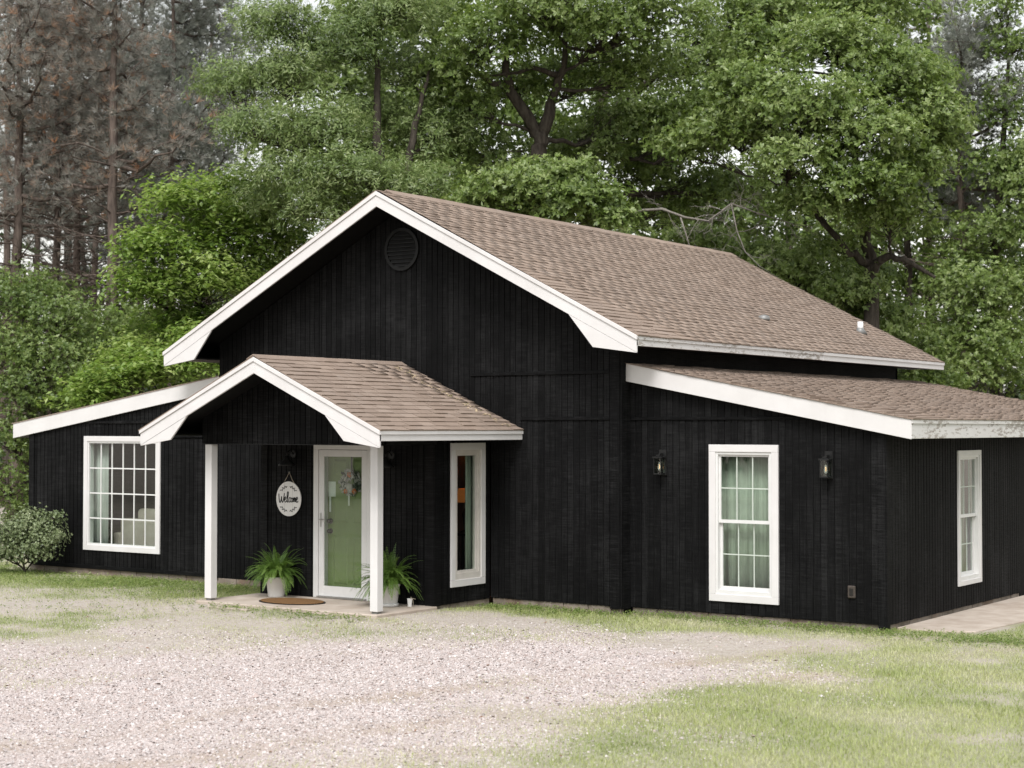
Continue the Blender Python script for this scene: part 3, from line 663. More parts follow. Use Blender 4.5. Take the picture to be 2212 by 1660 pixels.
# outlet box
ot = thing('outlet_box', 'small brown outdoor outlet box low on the black wall', 'outlet', RIGHTF.p(3.385, .40, 0))
MB().fbox(RIGHTF, 3.330, 3.440, .405, .570, .002, .03).build('cover', 'bronze_plastic', ot, bev=.012)
MB().fbox(RIGHTF, 3.358, 3.412, .440, .535, .0305, .036).build('lid', 'rubber', ot, bev=.003)

# ---- welcome sign
def sign():
    F = VEST; uc, zc = -5.015, 1.552; n0 = .014
    t = thing('welcome_sign', 'round white wooden sign reading Welcome, hanging left of the door', 'sign', F.p(uc, 1.29, 0))
    k = 48; rx, rz_ = .252, .262
    rail = MB()                                                 # round board of three planks
    cuts = [-.252, -.085, .085, .252]
    for a, b in zip(cuts[:-1], cuts[1:]):
        ts = np.linspace(-1, 1, 17); us = a + .0015 + (b - a - .003) * (ts + 1) / 2
        top = [(uc + x, zc + rz_ * math.sqrt(max(0, 1 - (x / rx) ** 2))) for x in us]; bot = [(uc + x, zc - rz_ * math.sqrt(max(0, 1 - (x / rx) ** 2))) for x in us[::-1]]
        pts = [p for i, p in enumerate(top + bot)]
        if abs(top[0][1] - bot[-1][1]) < 1e-6: pts = pts[:-1]
        if abs(top[-1][1] - bot[0][1]) < 1e-6: pts.pop(len(top))
        MB().prism(pts, F, n0, n0 + .012).build('plank', 'sign_white', t)
    MB().tube([F.p(uc - .118, zc + .225, n0 + .006), F.p(uc - .06, zc + .30, n0 + .004), F.p(uc, 1.955, .01), F.p(uc + .06, zc + .30, n0 + .004), F.p(uc + .118, zc + .225, n0 + .006)], .0045, 6).build('cord', 'rope', t)
    MB().tube([F.p(uc, 1.955, -.005), F.p(uc, 1.955, .022)], .006, 6).build('nail', 'steel', t)
    def stroke(mb, pts, w0, w1=None, nn=6, lv=.0):
        """smooth flat ribbon through pts"""
        P = [np.array(p, float) for p in pts]; P = [2 * P[0] - P[1]] + P + [2 * P[-1] - P[-2]]; C = []
        for i in range(1, len(P) - 2):
            for j in range(nn):
                s = j / nn; a, b, c, d = P[i - 1:i + 3]
                C.append(.5 * ((2 * b) + (-a + c) * s + (2 * a - 5 * b + 4 * c - d) * s * s + (-a + 3 * b - 3 * c + d) * s ** 3))
        C.append(P[-2]); K = len(C); L = []; R = []
        for i, c in enumerate(C):
            d = C[min(i + 1, K - 1)] - C[max(i - 1, 0)]; d /= np.linalg.norm(d) + 1e-9; q = np.array([-d[1], d[0]])
            w = w0 * (.62 + .38 * abs(d[1])) if w1 is None else w0 + (w1 - w0) * i / (K - 1)
            L.append(c + q * w / 2); R.append(c - q * w / 2)
        nz = n0 + .0125 + lv
        V = [F.p(uc + x, zc + z, nz) for x, z in L] + [F.p(uc + x, zc + z, nz) for x, z in R] + [F.p(uc + x, zc + z, nz + .0018) for x, z in L] + [F.p(uc + x, zc + z, nz + .0018) for x, z in R]
        fs = []
        for i in range(K - 1): fs += [(2 * K + i, 2 * K + i + 1, 3 * K + i + 1, 3 * K + i), (i, 2 * K + i, 2 * K + i + 1, i + 1), (K + i, K + i + 1, 3 * K + i + 1, 3 * K + i)]
        mb.add(V, fs)
    W_ = .0165
    letters = {
     'W': [[(-.196, .075), (-.194, .03), (-.182, -.045), (-.168, -.058), (-.152, -.02), (-.140, .035)], [(-.140, .035), (-.138, -.02), (-.124, -.056), (-.106, -.035), (-.092, .03), (-.082, .085)]],
     'e': [[(-.092, -.018), (-.066, -.010), (-.050, .012), (-.060, .030), (-.076, .016), (-.080, -.022), (-.064, -.052), (-.040, -.040)]],
     'l': [[(-.040, -.040), (-.014, .02), (.000, .085), (-.010, .108), (-.024, .080), (-.026, .0), (-.018, -.050), (.004, -.044)]],
     'c': [[(.046, .006), (.032, .022), (.012, .004), (.010, -.034), (.028, -.050), (.050, -.034)]],
     'o': [[(.074, .018), (.056, .006), (.052, -.030), (.068, -.048), (.086, -.028), (.084, .006), (.070, .016), (.088, -.004)]],
     'm': [[(.096, .016), (.099, -.046)], [(.098, -.02), (.110, .016), (.119, .012), (.120, -.046)], [(.120, -.018), (.131, .018), (.141, .010), (.142, -.046)]],
     'e2': [[(.150, -.020), (.170, -.012), (.184, .012), (.176, .030), (.162, .016), (.158, -.024), (.172, -.050), (.198, -.030)]]}
    lv = 0
    for nm, ss in letters.items():
        mb = MB()
        for s in ss: stroke(mb, s, W_, lv=lv); lv += .0002
        mb.build('letter', 'sign_black', t)
    for sg in (1, -1):                                          # leaf sprays above and below
        for side in (-1, 1):
            mb = MB(); arc = [(side * r * .001, 0) for r in ()]
            angs = np.linspace(.10, .78, 7); R = .190
            pts = [(side * R * math.sin(a), sg * R * math.cos(a)) for a in angs]; stroke(mb, pts, .005, .003); lv = .0004
            for i, a in enumerate(np.linspace(.16, .80, 6)):
                b = np.array([side * R * math.sin(a), sg * R * math.cos(a)]); tang = np.array([side * math.cos(a), -sg * math.sin(a)]); rad = np.array([side * math.sin(a), sg * math.cos(a)])
                q = tang * .030 + rad * (.020 if i % 2 else -.020)
                perp = np.array([-q[1], q[0]]); perp /= np.linalg.norm(perp)
                nz = n0 + .0127 + .0003 * i; poly = [b, b + q * .45 + perp * .0085, b + q * 1.15, b + q * .45 - perp * .0085]
                mb.prism([(uc + x, zc + z) for x, z in poly], F, nz, nz + .0018)
            mb.build('leaf_spray', 'sign_black', t)
sign()

# ---- wreath on the green door, behind the storm door's glass
def wreath():
    c = np.array([-3.875, 1.815]); t = thing('wreath', 'grey burlap wreath with orange flowers on the green door', 'wreath', DI.p(c[0], 1.60, .02))
    mb = MB().tube([DI.p(c[0] + .14 * math.cos(a), c[1] + .14 * math.sin(a), .03) for a in np.linspace(0, 2 * math.pi, 25)], .022, 6, False); mb.build('ring', 'wreath_green', t)
    R = random.Random(4)
    def petal(mb, p, d, L, w, n):
        d = np.array(d) / np.linalg.norm(d); q = np.array([-d[1], d[0]])
        P = [p, p + d * L * .5 + q * w, p + d * L, p + d * L * .5 - q * w]; dn = [0, R.uniform(.005, .02), R.uniform(0, .018), R.uniform(.005, .02)]
        mb.add([DI.p(x[0], x[1], n + e) for x, e in zip(P, dn)], [(0, 1, 2), (0, 2, 3)])
    for i in range(16):
        a = 2 * math.pi * i / 16 + R.uniform(-.1, .1); mb = MB()
        for j in range(11):
            r = R.uniform(.09, .19); b = a + R.uniform(-.25, .25); p = c + r * np.array([math.cos(b), math.sin(b)]); th = R.uniform(0, 6.28)
            petal(mb, p, (math.cos(th), math.sin(th)), R.uniform(.05, .10), R.uniform(.012, .03), R.uniform(.02, .048))
        mb.build('burlap_leaf' if i % 3 else 'leaf', 'burlap' if i % 3 else 'wreath_green', t)
    for a, r in ((1.65, .12), (-.95, .15), (-2.1, .15)):
        mb = MB(); p = c + r * np.array([math.cos(a), math.sin(a)])
        for j in range(14):
            th = j * 2.4; petal(mb, p + .008 * np.array([math.cos(th), math.sin(th)]), (math.cos(th), math.sin(th)), .045 - .0018 * j, .016, .045 + .001 * j)
        mb.build('flower', 'wreath_orange', t)
    MB().fbox(DI, c[0] - .065, c[0] + .035, c[1] - .19, c[1] - .02, .052, .056).build('bow', 'burlap', t)
    MB().fbox(DI, c[0] - .04, c[0] - .015, c[1] - .34, c[1] - .19, .04, .043).build('ribbon_tail', 'sign_white', t)
    MB().fbox(DI, c[0] - .008, c[0] + .012, c[1] + .13, 2.275, .014, .018).build('hanging_ribbon', 'ribbon_dark', t)
wreath()
pp = thing('paper_notice', 'pale paper notice taped to the green door beside the wreath', 'notice', DI.p(-4.25, 1.60, .0))
MB().fbox(DI, -4.325, -4.185, 1.60, 1.825, .0125, .0145).build('sheet', 'paper', pp); MB().fbox(DI, -4.31, -4.275, 1.37, 1.598, .0125, .0145).build('strip', 'paper', pp)

# ---- doormat
mt = thing('doormat', 'brown oval coir doormat on the concrete porch slab', 'doormat', (-4.30, -2.06, .095))
k = 44; ov = lambda a, b: [(-4.30 + a * math.cos(2 * math.pi * i / k) * (1 if True else 1), -2.10 + b * math.sin(2 * math.pi * i / k)) for i in range(k)]
flat_poly(ov(.56, .37), .0965, .104).build('rubber_edge', 'rubber', mt); flat_poly(ov(.535, .345), .1045, .116).build('coir_pad', 'coir', mt, bev=.004)

# ---- potted ferns
def leaf_arrays(base, d, nrm, L, Wd, pos=.55, fold=.12):
    """kite-shaped leaves: arrays (n,3) -> verts, quads"""
    d = unit(d); side = unit(np.cross(d, nrm)); up = np.cross(side, d); L = L[:, None]; Wd = Wd[:, None]
    mid = base + d * L * pos + up * Wd * fold
    v = np.stack([base, mid + side * Wd * .5, base + d * L - up * Wd * fold, mid - side * Wd * .5], 1).reshape(-1, 3)
    return v, np.arange(len(v), dtype=np.int32).reshape(-1, 4)
def fern(loc, label, seed, s=1.0, saucer=False):
    r = np.random.default_rng(seed); x, y, z = loc
    t = thing('potted_fern', label, 'potted plant', loc, 'potted ferns on the porch slab')
    pot = MB().lathe([(0, 0), (.115, 0), (.122, .012), (.152, .265), (.162, .270), (.164, .300), (.150, .300), (.142, .262), (0, .262)], (x, y, z + (.022 if saucer else 0.001)), 32).build('pot', 'white_pot', t, True)
    if saucer: MB().lathe([(0, 0), (.128, 0), (.137, .008), (.141, .040), (.134, .040), (.128, .014), (0, .0135)], (x, y, z + .001), 32).build('saucer', 'white_pot', t, True)
    MB().lathe([(0, 0), (.139, 0), (.139, .006), (0, .012)], (x, y, z + .27), 20).build('soil', 'coir', t)
    for i in range(150):
        a = r.uniform(0, 2 * math.pi); el = math.radians(r.choice([r.uniform(58, 88), r.uniform(35, 65)])); L = r.uniform(.40, .62) * s
        P = np.array([x, y, z + .28]) + np.array([math.cos(a), math.sin(a), 0]) * r.uniform(.02, .09); d = np.array([math.cos(a) * math.cos(el), math.sin(a) * math.cos(el), math.sin(el)])
        N = 15; pts = []; g = r.uniform(.11, .21)
        for j in range(N + 1): pts.append(P.copy()); P = P + d * L / N; d = d - np.array([0, 0, g * (1.0 if d[2] > -.85 else 0)]); d /= np.linalg.norm(d)
        pts = np.array(pts); tan = unit(np.gradient(pts, axis=0)); sd = unit(np.cross(tan, np.array([0, 0, 1.]) + .02))
        V = []; 
        q = np.linspace(0, 1, 26); idx = q * N; lo = np.clip(idx.astype(int), 0, N - 1); fr = (idx - lo)[:, None]
        b = pts[lo] * (1 - fr) + pts[lo + 1] * fr; tt = tan[lo]; ss = sd[lo]; w = .066 * np.sin(np.clip(.12 + q * .88, 0, 1) * math.pi) ** .6 * s * (1.05 - .5 * q); up = np.cross(ss, tt)
        bb = np.concatenate([b, b]); dd = np.concatenate([ss + tt * .35 - up * .15, -ss + tt * .35 - up * .15]); nn = np.concatenate([up, up]); LL = np.concatenate([w, w]) + .004
        v, f = leaf_arrays(bb, dd, nn, LL, np.full(52, .0125 * s), .4, .1)
        tint = np.repeat(np.clip(r.uniform(.15, .75) + r.normal(0, .06, 52), 0, 1), 4)
        st = MB().tube(pts[::3], [.003, .0026, .0022, .0018, .0014, .001][:len(pts[::3])], 3, False)
        v2 = np.array(st.v); f2 = np.array(st.f) + len(v)
        big_mesh('frond', np.concatenate([v, v2]), np.concatenate([f, f2]), 'fern_leaf', t, np.concatenate([tint, np.full(len(v2), .35)]))
fern((-5.02, -1.66, .095), 'white potted fern left of the green front door', 3, 1.0)
fern((-2.80, -1.72, .095), 'white potted fern with saucer right of the porch post', 9, 1.02, True)
sp = thing('small_pot', 'tiny pale pot beside the right-hand fern', 'pot', (-2.52, -1.60, .095))
MB().lathe([(0, 0), (.034, 0), (.045, .10), (.048, .102), (.048, .112), (.041, .112), (.037, .095), (0, .094)], (-2.52, -1.60, .096), 4).build('pot', 'white_pot', sp)
MB().tube([(-2.51, -1.6, .19), (-2.48, -1.62, .235), (-2.44, -1.63, .20), (-2.42, -1.64, .13)], .003, 4).build('stem', 'rope', sp)
MB().tube([(-2.51, -1.6, .19), (-2.46, -1.62, .215), (-2.39, -1.63, .21)], .003, 4).build('stem', 'rope', sp)

# ---- curtains, sofa, table lamp seen through the windows
def curtain(fr, u0, u1, z0, z1, n, label, mat='curtain', waves=7, amp=.03, phase=0.):
    N = waves * 10; us = np.linspace(u0, u1, N); V = []; 
    for z, am in ((z0, 1.15), ((z0 + z1) / 2, .9), (z1, .7)):
        for i, u in enumerate(us): V.append(fr.p(u, z, n + amp * am * (math.sin(phase + i / 10 * 2 * math.pi) + .35 * math.sin(1.7 + i / 23 * 2 * math.pi))))
    F_ = [(r * N + i, r * N + i + 1, (r + 1) * N + i + 1, (r + 1) * N + i) for r in range(2) for i in range(N - 1)]
    o = MB().add(V, F_).build('curtain', mat, None, True); m = o.modifiers.new('thick', 'SOLIDIFY'); m.thickness = .004
    return tag(o, label, 'curtain')
curtain(RIGHTF, 1.30, 1.92, .14, 2.40, -.22, 'pale green curtain, left half, in the tall right-wing window', phase=.4, waves=4, amp=.02)
curtain(RIGHTF, 1.74, 2.34, .14, 2.40, -.245, 'pale green curtain, right half, in the tall right-wing window', waves=4, amp=.02)
curtain(RSIDE, 2.86, 3.82, .14, 2.40, -.22, 'pale green curtain in the narrow side-wall window', waves=6, amp=.02)
curtain(VSIDE, -.43, -.10, .14, 2.42, -.16, 'pale green curtain edge in the narrow window beside the porch', waves=3, amp=.02)
curtain(LEFTF, -11.28, -10.90, .20, 2.45, -.20, 'white sheer curtain at the left edge of the grid window', 'lace_curtain', waves=4, amp=.02)
sf = thing('sofa', 'beige sofa with cushions behind the large grid window', 'sofa', (-10.0, 1.15, .1))
def cushion(x0, x1, y0, y1, z0, z1, nm, bow=.04):
    mb = MB().box(x0, x1, y0, y1, z0, z1); o = mb.build(nm, 'sofa_cloth', sf, True)
    b = o.modifiers.new('b', 'BEVEL'); b.width = bow; b.segments = 4
cushion(-11.0, -8.7, .62, .86, .13, .98, 'backrest', .07); cushion(-11.0, -8.7, .87, 1.65, .13, .48, 'seat', .06); cushion(-11.15, -10.95, .60, 1.65, .13, .72, 'arm'); cushion(-8.72, -8.5, .60, 1.65, .13, .72, 'arm')
for x in (-10.75, -10.08, -9.40): cushion(x, x + .62, .80, .98, .70, 1.16, 'cushion', .08)
for x in (-10.9, -8.8):
    for y in (.68, 1.55): MB().box(x - .03, x + .03, y - .03, y + .03, .101, .129).build('foot', 'dark_wood', sf)
lx, ly = -4.2, 2.02
tb = thing('lamp_table', 'dark side table holding the lit lamp inside the house', 'table', (lx, ly, .1))
MB().box(lx - .28, lx + .28, ly - .28, ly + .28, .86, .90).build('table_top', 'dark_wood', tb, bev=.005)
for a in (-.25, .22):
    for b in (-.25, .22): MB().box(lx + a, lx + a + .03, ly + b, ly + b + .03, .101, .859).build('leg', 'dark_wood', tb)
lp = thing('table_lamp', 'lit orange-shaded table lamp glowing inside the narrow window', 'lamp', (lx, ly, .901))
MB().lathe([(0, 0), (.09, 0), (.09, .02), (.03, .05), (.05, .20), (.07, .30), (.03, .40), (.012, .43), (.012, .52), (0, .52)], (lx, ly, .901), 18).build('base', 'dark_wood', lp, True)
MB().lathe([(.19, .0), (.13, .22), (.128, .22), (.188, .0)], (lx, ly, 1.40), 24).build('lamp_shade', 'lamp_shade_lit', lp, True)
pl = bpy.data.lights.new('lamp_bulb', 'POINT'); pl.energy = 2.2; pl.color = (1, .42, .10); pl.shadow_soft_size = .04
po = bpy.data.objects.new('bulb_light', pl); COL.objects.link(po); po.parent = lp; po.location = (0, 0, .60)
iw = MB().box(-6.0, -4.55, 2.55, 2.62, .1, 2.6).build('partition', 'interior_paint', house)

# ---- fallen petals and moss along the porch roof's wall joint
def debris():
    V = []; Fc = []
    for i in range(130):
        s = rng.uniform(.02, .98) ** .9; x = -3.85 + 2.12 * s; y = -.42 + .16 * s + rng.normal(0, .075); z = pz(x) + .012
        a = rng.uniform(0, 6.28); L = rng.uniform(.012, .035); d = np.array([math.cos(a), math.sin(a), -PS * math.cos(a) + rng.normal(0, .15)]) * L; q = np.array([-math.sin(a), math.cos(a), PS * math.sin(a)]) * L * .6
        c = np.array([x, y, z + rng.uniform(0, .01)]); k = len(V); V += [c - d, c + q, c + d, c - q]; Fc.append((k, k + 1, k + 2, k + 3))
    o = big_mesh('fallen_leaves', np.array(V), np.array(Fc), 'dry_leaf'); o['kind'] = 'stuff'; tag(o, 'dry petals and leaves scattered on the porch roof near the wall', 'leaves')
    mb = MB()
    for i in range(46):
        s = rng.uniform(.05, 1); x = -3.75 + 2.05 * s; y = -.34 + .12 * s + rng.normal(0, .05); r = rng.uniform(.007, .022)
        mb.lathe([(0, 0), (r, 0), (r * .7, r * .35), (0, r * .45)], (x, y, pz(x) + .006), 6, 1, 1.3)
    o = mb.build('moss', 'moss'); o['kind'] = 'stuff'; tag(o, 'moss tufts growing on the porch roof shingles', 'moss')
debris()

# ================================================================== GROUND COVER
def gravel():
    N = 420000; x = rng.uniform(-9, 6.5, N); y = rng.uniform(-14.5, -.3, N)
    P = np.stack([x, y, np.zeros(N)], 1) - CAM; dz = P @ FV; u = 1106 + FPX * (P @ RV) / dz; v = 830 - FPX * (P @ UV) / dz
    keep = (rng.uniform(0, 1, N) < gravel_mask(x, y) ** 1.5 * .97 * (1 - .62 * packed_mask(x, y)) + .002) & (u > -120) & (u < 2350) & (v < 1720); keep &= ~((x > -5.7) & (x < -2.1) & (y > -2.85)) & ~((x > -2.3) & (y > -.2))
    x, y = x[keep], y[keep]; n = len(x)
    oc = np.array([(1, 0, -.4), (-1, 0, -.4), (0, 1, -.4), (0, -1, -.4), (0, 0, 1)], float)
    fs = np.array([(0, 2, 4), (2, 1, 4), (1, 3, 4), (3, 0, 4)])
    r = rng.lognormal(math.log(.0088), .34, n)
    V = oc[None] * rng.uniform(.65, 1.25, (n, 5, 1)); V[:, :, 2] *= .45
    A = rng.normal(0, 1, (n, 3, 3)); w = unit(A[:, 2] * .28 + np.array([0, 0, 1.])); q = unit(np.cross(w, A[:, 0])); k = np.cross(w, q); Rm = np.stack([q, k, w], 2)
    V = np.einsum('nij,nkj->nki', Rm, V) * r[:, None, None] + np.stack([x, y, ground_z(x, y) + r * .35], 1)[:, None, :]
    o = big_mesh('gravel', V.reshape(-1, 3), (fs[None] + 5 * np.arange(n)[:, None, None]).reshape(-1, 3), 'gravel_stone'); o['kind'] = 'stuff'
    tag(o, 'pale pinkish gravel covering the driveway', 'gravel')
gravel()
def visible(x, y, um=250, z=0.):
    P = np.stack([x, y, np.full(len(x), z)], 1) - CAM; dz = P @ FV; u = 1106 + FPX * (P @ RV) / dz; v = 830 - FPX * (P @ UV) / dz
    return (dz > 3) & (u > -um) & (u < 2212 + um) & (v < 1660 + um)
def off_house(x, y):
    h = (x > -12.85) & (x < -7.9) & (y > -.03) | (x >= -7.9) & (x < -5.62) & (y > -.08) | (x >= -5.7) & (x < -2.15) & (y > -2.76) | (x >= -2.2) & (x < .05) & (y > -.02) | (x >= .05) & (x < 3.9) & (y > .20) | (x > 3.8) & (x < 5.08) & (y > .5)
    return ~h
def grass():
    N = 2200000; x = rng.uniform(-18, 16, N); y = rng.uniform(-13, 6, N); lm = lawn_mask(x, y)
    keep = (rng.uniform(0, 1, N) < lm * .9 + .02 * (1 - gravel_mask(x, y))) & visible(x, y, 560) & off_house(x, y)
    x, y, lm = x[keep], y[keep], lm[keep]; n = len(x)
    a = rng.uniform(0, 2 * math.pi, n); lean = rng.uniform(.15, 1.1, n); h = rng.uniform(.018, .055, n) * (.6 + .6 * lm) * (1 + .6 * (fbm(x, y, .7, 21) - .5)); w = rng.uniform(.004, .008, n)
    b = np.stack([x, y, ground_z(x, y) - .003], 1); d = np.stack([np.cos(a) * lean, np.sin(a) * lean, np.ones(n)], 1); d = unit(d); s = np.stack([-np.sin(a), np.cos(a), np.zeros(n)], 1)
    V = np.stack([b - s * w[:, None] / 2, b + s * w[:, None] / 2, b + d * h[:, None]], 1).reshape(-1, 3)
    left = np.clip((-x - 4) / 4, 0, 1); dry = np.clip((.55 - lm) * 1.2, 0, 1)
    tint = np.clip(.49 + .5 * dry + .5 * np.clip(fbm(x, y, .75, 52) - .46, -.2, 1) * 2 * (1 - left) + .16 * (fbm(x, y, .6, 31) - .5) * 2 - .16 * left + rng.normal(0, .13, n), 0, 1)
    o = big_mesh('grass', V, np.arange(3 * n).reshape(-1, 3), 'grass_blade', None, np.repeat(tint, 3)); o['kind'] = 'stuff'
    tag(o, 'short patchy lawn grass around the house and driveway', 'grass'); print('grass', n)
grass()
def weeds():
    """low broad-leaved ground cover along the walls and in the lawn"""
    N = 110000; x = rng.uniform(-17, 8, N); y = rng.uniform(-6, 3, N)
    wall_d = np.where(x < -5.6, np.abs(y + .7) * .55, np.where(x < -2.2, np.abs(y + 2.9) * 1.5, np.where(x < .1, np.abs(y + .25), np.abs(y - .05))))
    keep = (rng.uniform(0, 1, N) < (np.exp(-(wall_d / .45) ** 2) * .9 + .05 * (x < -5)) * np.clip(2.4 * (fbm(x, y, 1.2, 44) - .25), 0, 1)) & visible(x, y) & off_house(x, y)
    x, y = x[keep], y[keep]; k = 4; x = np.repeat(x, k) + rng.normal(0, .02, len(x) * k); y = np.repeat(y, k) + rng.normal(0, .02, len(y) * k); n = len(x)
    a = rng.uniform(0, 6.28, n); d = np.stack([np.cos(a), np.sin(a), rng.uniform(.1, .9, n)], 1); b = np.stack([x, y, ground_z(x, y) + rng.uniform(.0, .05, n)], 1)
    v, f = leaf_arrays(b, d, np.tile([0, 0, 1.], (n, 1)) + rng.normal(0, .2, (n, 3)), rng.uniform(.02, .045, n), rng.uniform(.012, .025, n))
    o = big_mesh('weeds', v, f, 'shrub_leaf', None, np.repeat(np.clip(rng.normal(.6, .2, n), 0, 1), 4)); o['kind'] = 'stuff'; tag(o, 'low leafy weeds along the foot of the house walls', 'weeds')
weeds()

def litter():
    n = 260; x = rng.uniform(-8, 6, n); y = rng.uniform(-12, -1.5, n); k = visible(x, y, 60) & off_house(x, y); x, y = x[k], y[k]; n = len(x); a = rng.uniform(0, 6.28, n)
    d = np.stack([np.cos(a), np.sin(a), rng.normal(.1, .2, n)], 1); v, f = leaf_arrays(np.stack([x, y, ground_z(x, y) + .014], 1), d, np.tile([0, 0, 1.], (n, 1)) + rng.normal(0, .3, (n, 3)), rng.uniform(.02, .065, n), rng.uniform(.01, .025, n))
    o = big_mesh('leaf_litter', v, f, 'brown_litter'); o['kind'] = 'stuff'; tag(o, 'scattered brown dead leaves on the gravel and grass', 'leaves')
simple('brown_litter', (.16, .085, .05), .85, .1, var=.5, scale=3)
litter()

# ================================================================== TREES
def crown_leaves(clumps, total, leaf, kind='rosette', seed=1, flat=.7, sub_sigma=.17, per=7, face_up=.4, near=True):
    """clumps: list of (centre, (rx,ry,rz)); returns verts, quads, tint, twig tips"""
    r = np.random.default_rng(seed); wts = np.array([(c[1][0] * c[1][2]) for c in clumps]); wts = wts / wts.sum()
    B = []; Dv = []; Nv = []; TI = []; tips = []
    for (c, rad), w in zip(clumps, wts):
        nl = max(int(total * w), 60); rad = np.array(rad)
        nsub = max(int(nl / (per * 9)), 5)
        d = unit(r.normal(0, 1, (nsub, 3))); d[:, 2] = np.where(d[:, 2] < -.35, -d[:, 2] * .6, d[:, 2]); d = unit(d)
        if near: fl = ((d @ FV) > .25) & (r.uniform(0, 1, nsub) < .6); d[fl] -= 2 * np.outer(d[fl] @ FV, FV)
        rr = np.where(r.uniform(0, 1, nsub) < .75, r.uniform(.70, 1.12, nsub), r.uniform(.25, .75, nsub))
        S = np.array(c) + d * rad * rr[:, None]; tips.append((np.array(c), S))
        nro = max(int(nl / per), 10); k = r.integers(0, nsub, nro)
        off = r.normal(0, 1, (nro, 3)) * sub_sigma; off[:, 2] *= flat
        pos = S[k] + off; axis = unit(d[k] * .7 + off / sub_sigma * .35 + np.array([0, 0, face_up]) + r.normal(0, .35, (nro, 3)))
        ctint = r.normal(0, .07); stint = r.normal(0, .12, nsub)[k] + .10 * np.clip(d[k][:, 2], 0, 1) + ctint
        base = np.repeat(pos, per, 0); ax = np.repeat(axis, per, 0); n = len(base)
        per_d = r.normal(0, 1, (n, 3)); per_d -= ax * np.sum(per_d * ax, 1, keepdims=True); per_d = unit(per_d)
        if kind == 'spray': dd = per_d * .75 + ax * .35 + np.array([0, 0, -.30]); base = base + r.normal(0, .05, (n, 3))
        elif kind == 'layer': per_d[:, 2] *= .25; dd = per_d + np.array([0, 0, -.22]); ax = np.tile([0, 0, 1.], (n, 1)) + r.normal(0, .28, (n, 3)); base = base + r.normal(0, .07, (n, 3))
        else: dd = per_d + ax * .55
        B.append(base); Dv.append(dd); Nv.append(ax + r.normal(0, .15, (n, 3))); TI.append(np.clip(.46 + np.repeat(stint, per) + r.normal(0, .19, n), 0, 1))
    B, Dv, Nv, TI = (np.concatenate(q) for q in (B, Dv, Nv, TI)); n = len(B)
    v, f = leaf_arrays(B, Dv, Nv, leaf[0] * r.uniform(.7, 1.2, n), leaf[1] * r.uniform(.7, 1.2, n), leaf[2] if len(leaf) > 2 else .6)
    return v, f, np.repeat(TI, 4), tips
def curve(a, b, bow, n=7, jit=.0, r=rng):
    a, b = np.array(a, float), np.array(b, float); t = np.linspace(0, 1, n)[:, None]; L = np.linalg.norm(b - a)
    p = a + (b - a) * t + np.array(bow) * (4 * t * (1 - t)) * L; j = r.normal(0, jit * L, (n, 3)); j[0] = 0; j[-1] = 0; return p + j
def px_clumps(lst, D):
    """(u, v, ru, rv[, dD[, depth radius]]) in view pixels -> metres at distance D"""
    out = []
    for q in lst:
        u, v, ru, rv_ = q[:4]; dd = q[4] if len(q) > 4 else 0; Dq = D + dd; m = Dq / FPX; out.append((at(u, v, Dq), (ru * m, (q[5] if len(q) > 5 else max(ru, rv_) * m * .9), rv_ * m)))
    return out
def tree(name, label, cat, base_u, D, clumps, total, leaf, mat, trunk_pts=None, trunk_r=.22, kind='rosette', seed=1, bark='oak_bark', group=None, sub_sigma=.165, flat=.7, per=7, stems=(), twigs=True, face_up=.4):
    r = np.random.default_rng(seed + 100); g = at(base_u, 908, D); g[2] = 0
    t = thing(name, label, cat, tuple(g), group); cl = px_clumps(clumps, D)
    v, f, ti, tips = crown_leaves(cl, total, leaf, kind, seed, flat, sub_sigma, per, face_up)
    top = max(c[0][2] for c in cl)
    tb = MB()
    if trunk_pts is None: tp = [g + np.array([0, 0, -.1]), g + np.array([r.normal(0, .1), 0, top * .3]), g + np.array([r.normal(0, .25), r.normal(0, .2), top * .62]), g + np.array([r.normal(0, .3), r.normal(0, .3), top * .9])]
    else: tp = [g + np.array([0, 0, -.1])] + [at(u, v_, D + dd) for u, v_, dd in trunk_pts]
    def smooth(P):
        P = [np.array(p) for p in P]; out = []
        for i in range(len(P) - 1):
            for s in (0, .33, .66): out.append(P[i] * (1 - s) + P[i + 1] * s + r.normal(0, .03, 3))
        return out + [P[-1]]
    main_ = smooth(tp); K = len(main_); tb.tube(main_, [trunk_r * (1.35 if i == 0 else 1 - .8 * i / (K - 1)) for i in range(K)], 9)
    spine = [(p, trunk_r * (1 - .8 * i / (K - 1))) for i, p in enumerate(main_)]
    for st in stems:
        q = smooth([at(u, v_, D + dd) for u, v_, dd, *_ in st]); r0 = st[0][3] if len(st[0]) > 3 else trunk_r * .6; k = len(q)
        tb.tube(q, [r0 * (1 - .75 * i / (k - 1)) for i in range(k)], 8); spine += [(p, r0 * (1 - .75 * i / (k - 1))) for i, p in enumerate(q)]
    sp_p = np.array([p for p, _ in spine]); sp_r = np.array([q for _, q in spine])
    for (c, S) in tips:
        dist = np.linalg.norm(sp_p - c, axis=1) + 1.2 * np.clip(sp_p[:, 2] - c[2] + .4, 0, None); j = int(np.argmin(dist)); L = np.linalg.norm(sp_p[j] - c)
        P = curve(sp_p[j], c, (r.normal(0, .06), r.normal(0, .06), r.uniform(-.12, .02)), 8, .018, r); r0 = min(sp_r[j] * .75, .02 + .016 * L)
        tb.tube(P, np.linspace(r0, .022, 8), 6, False)
        if twigs:
            for s in S[::2]:
                m = P[int(r.integers(3, 8))]; tb.tube(curve(m, s, (0, 0, r.uniform(-.1, .08)), 4, .03, r), [.014, .010, .007, .004], 3, False)
    tr = tb.build('trunk', bark, t, True)
    cr = big_mesh('crown', v, f, mat, t, ti); cr['kind'] = 'stuff'
    return t
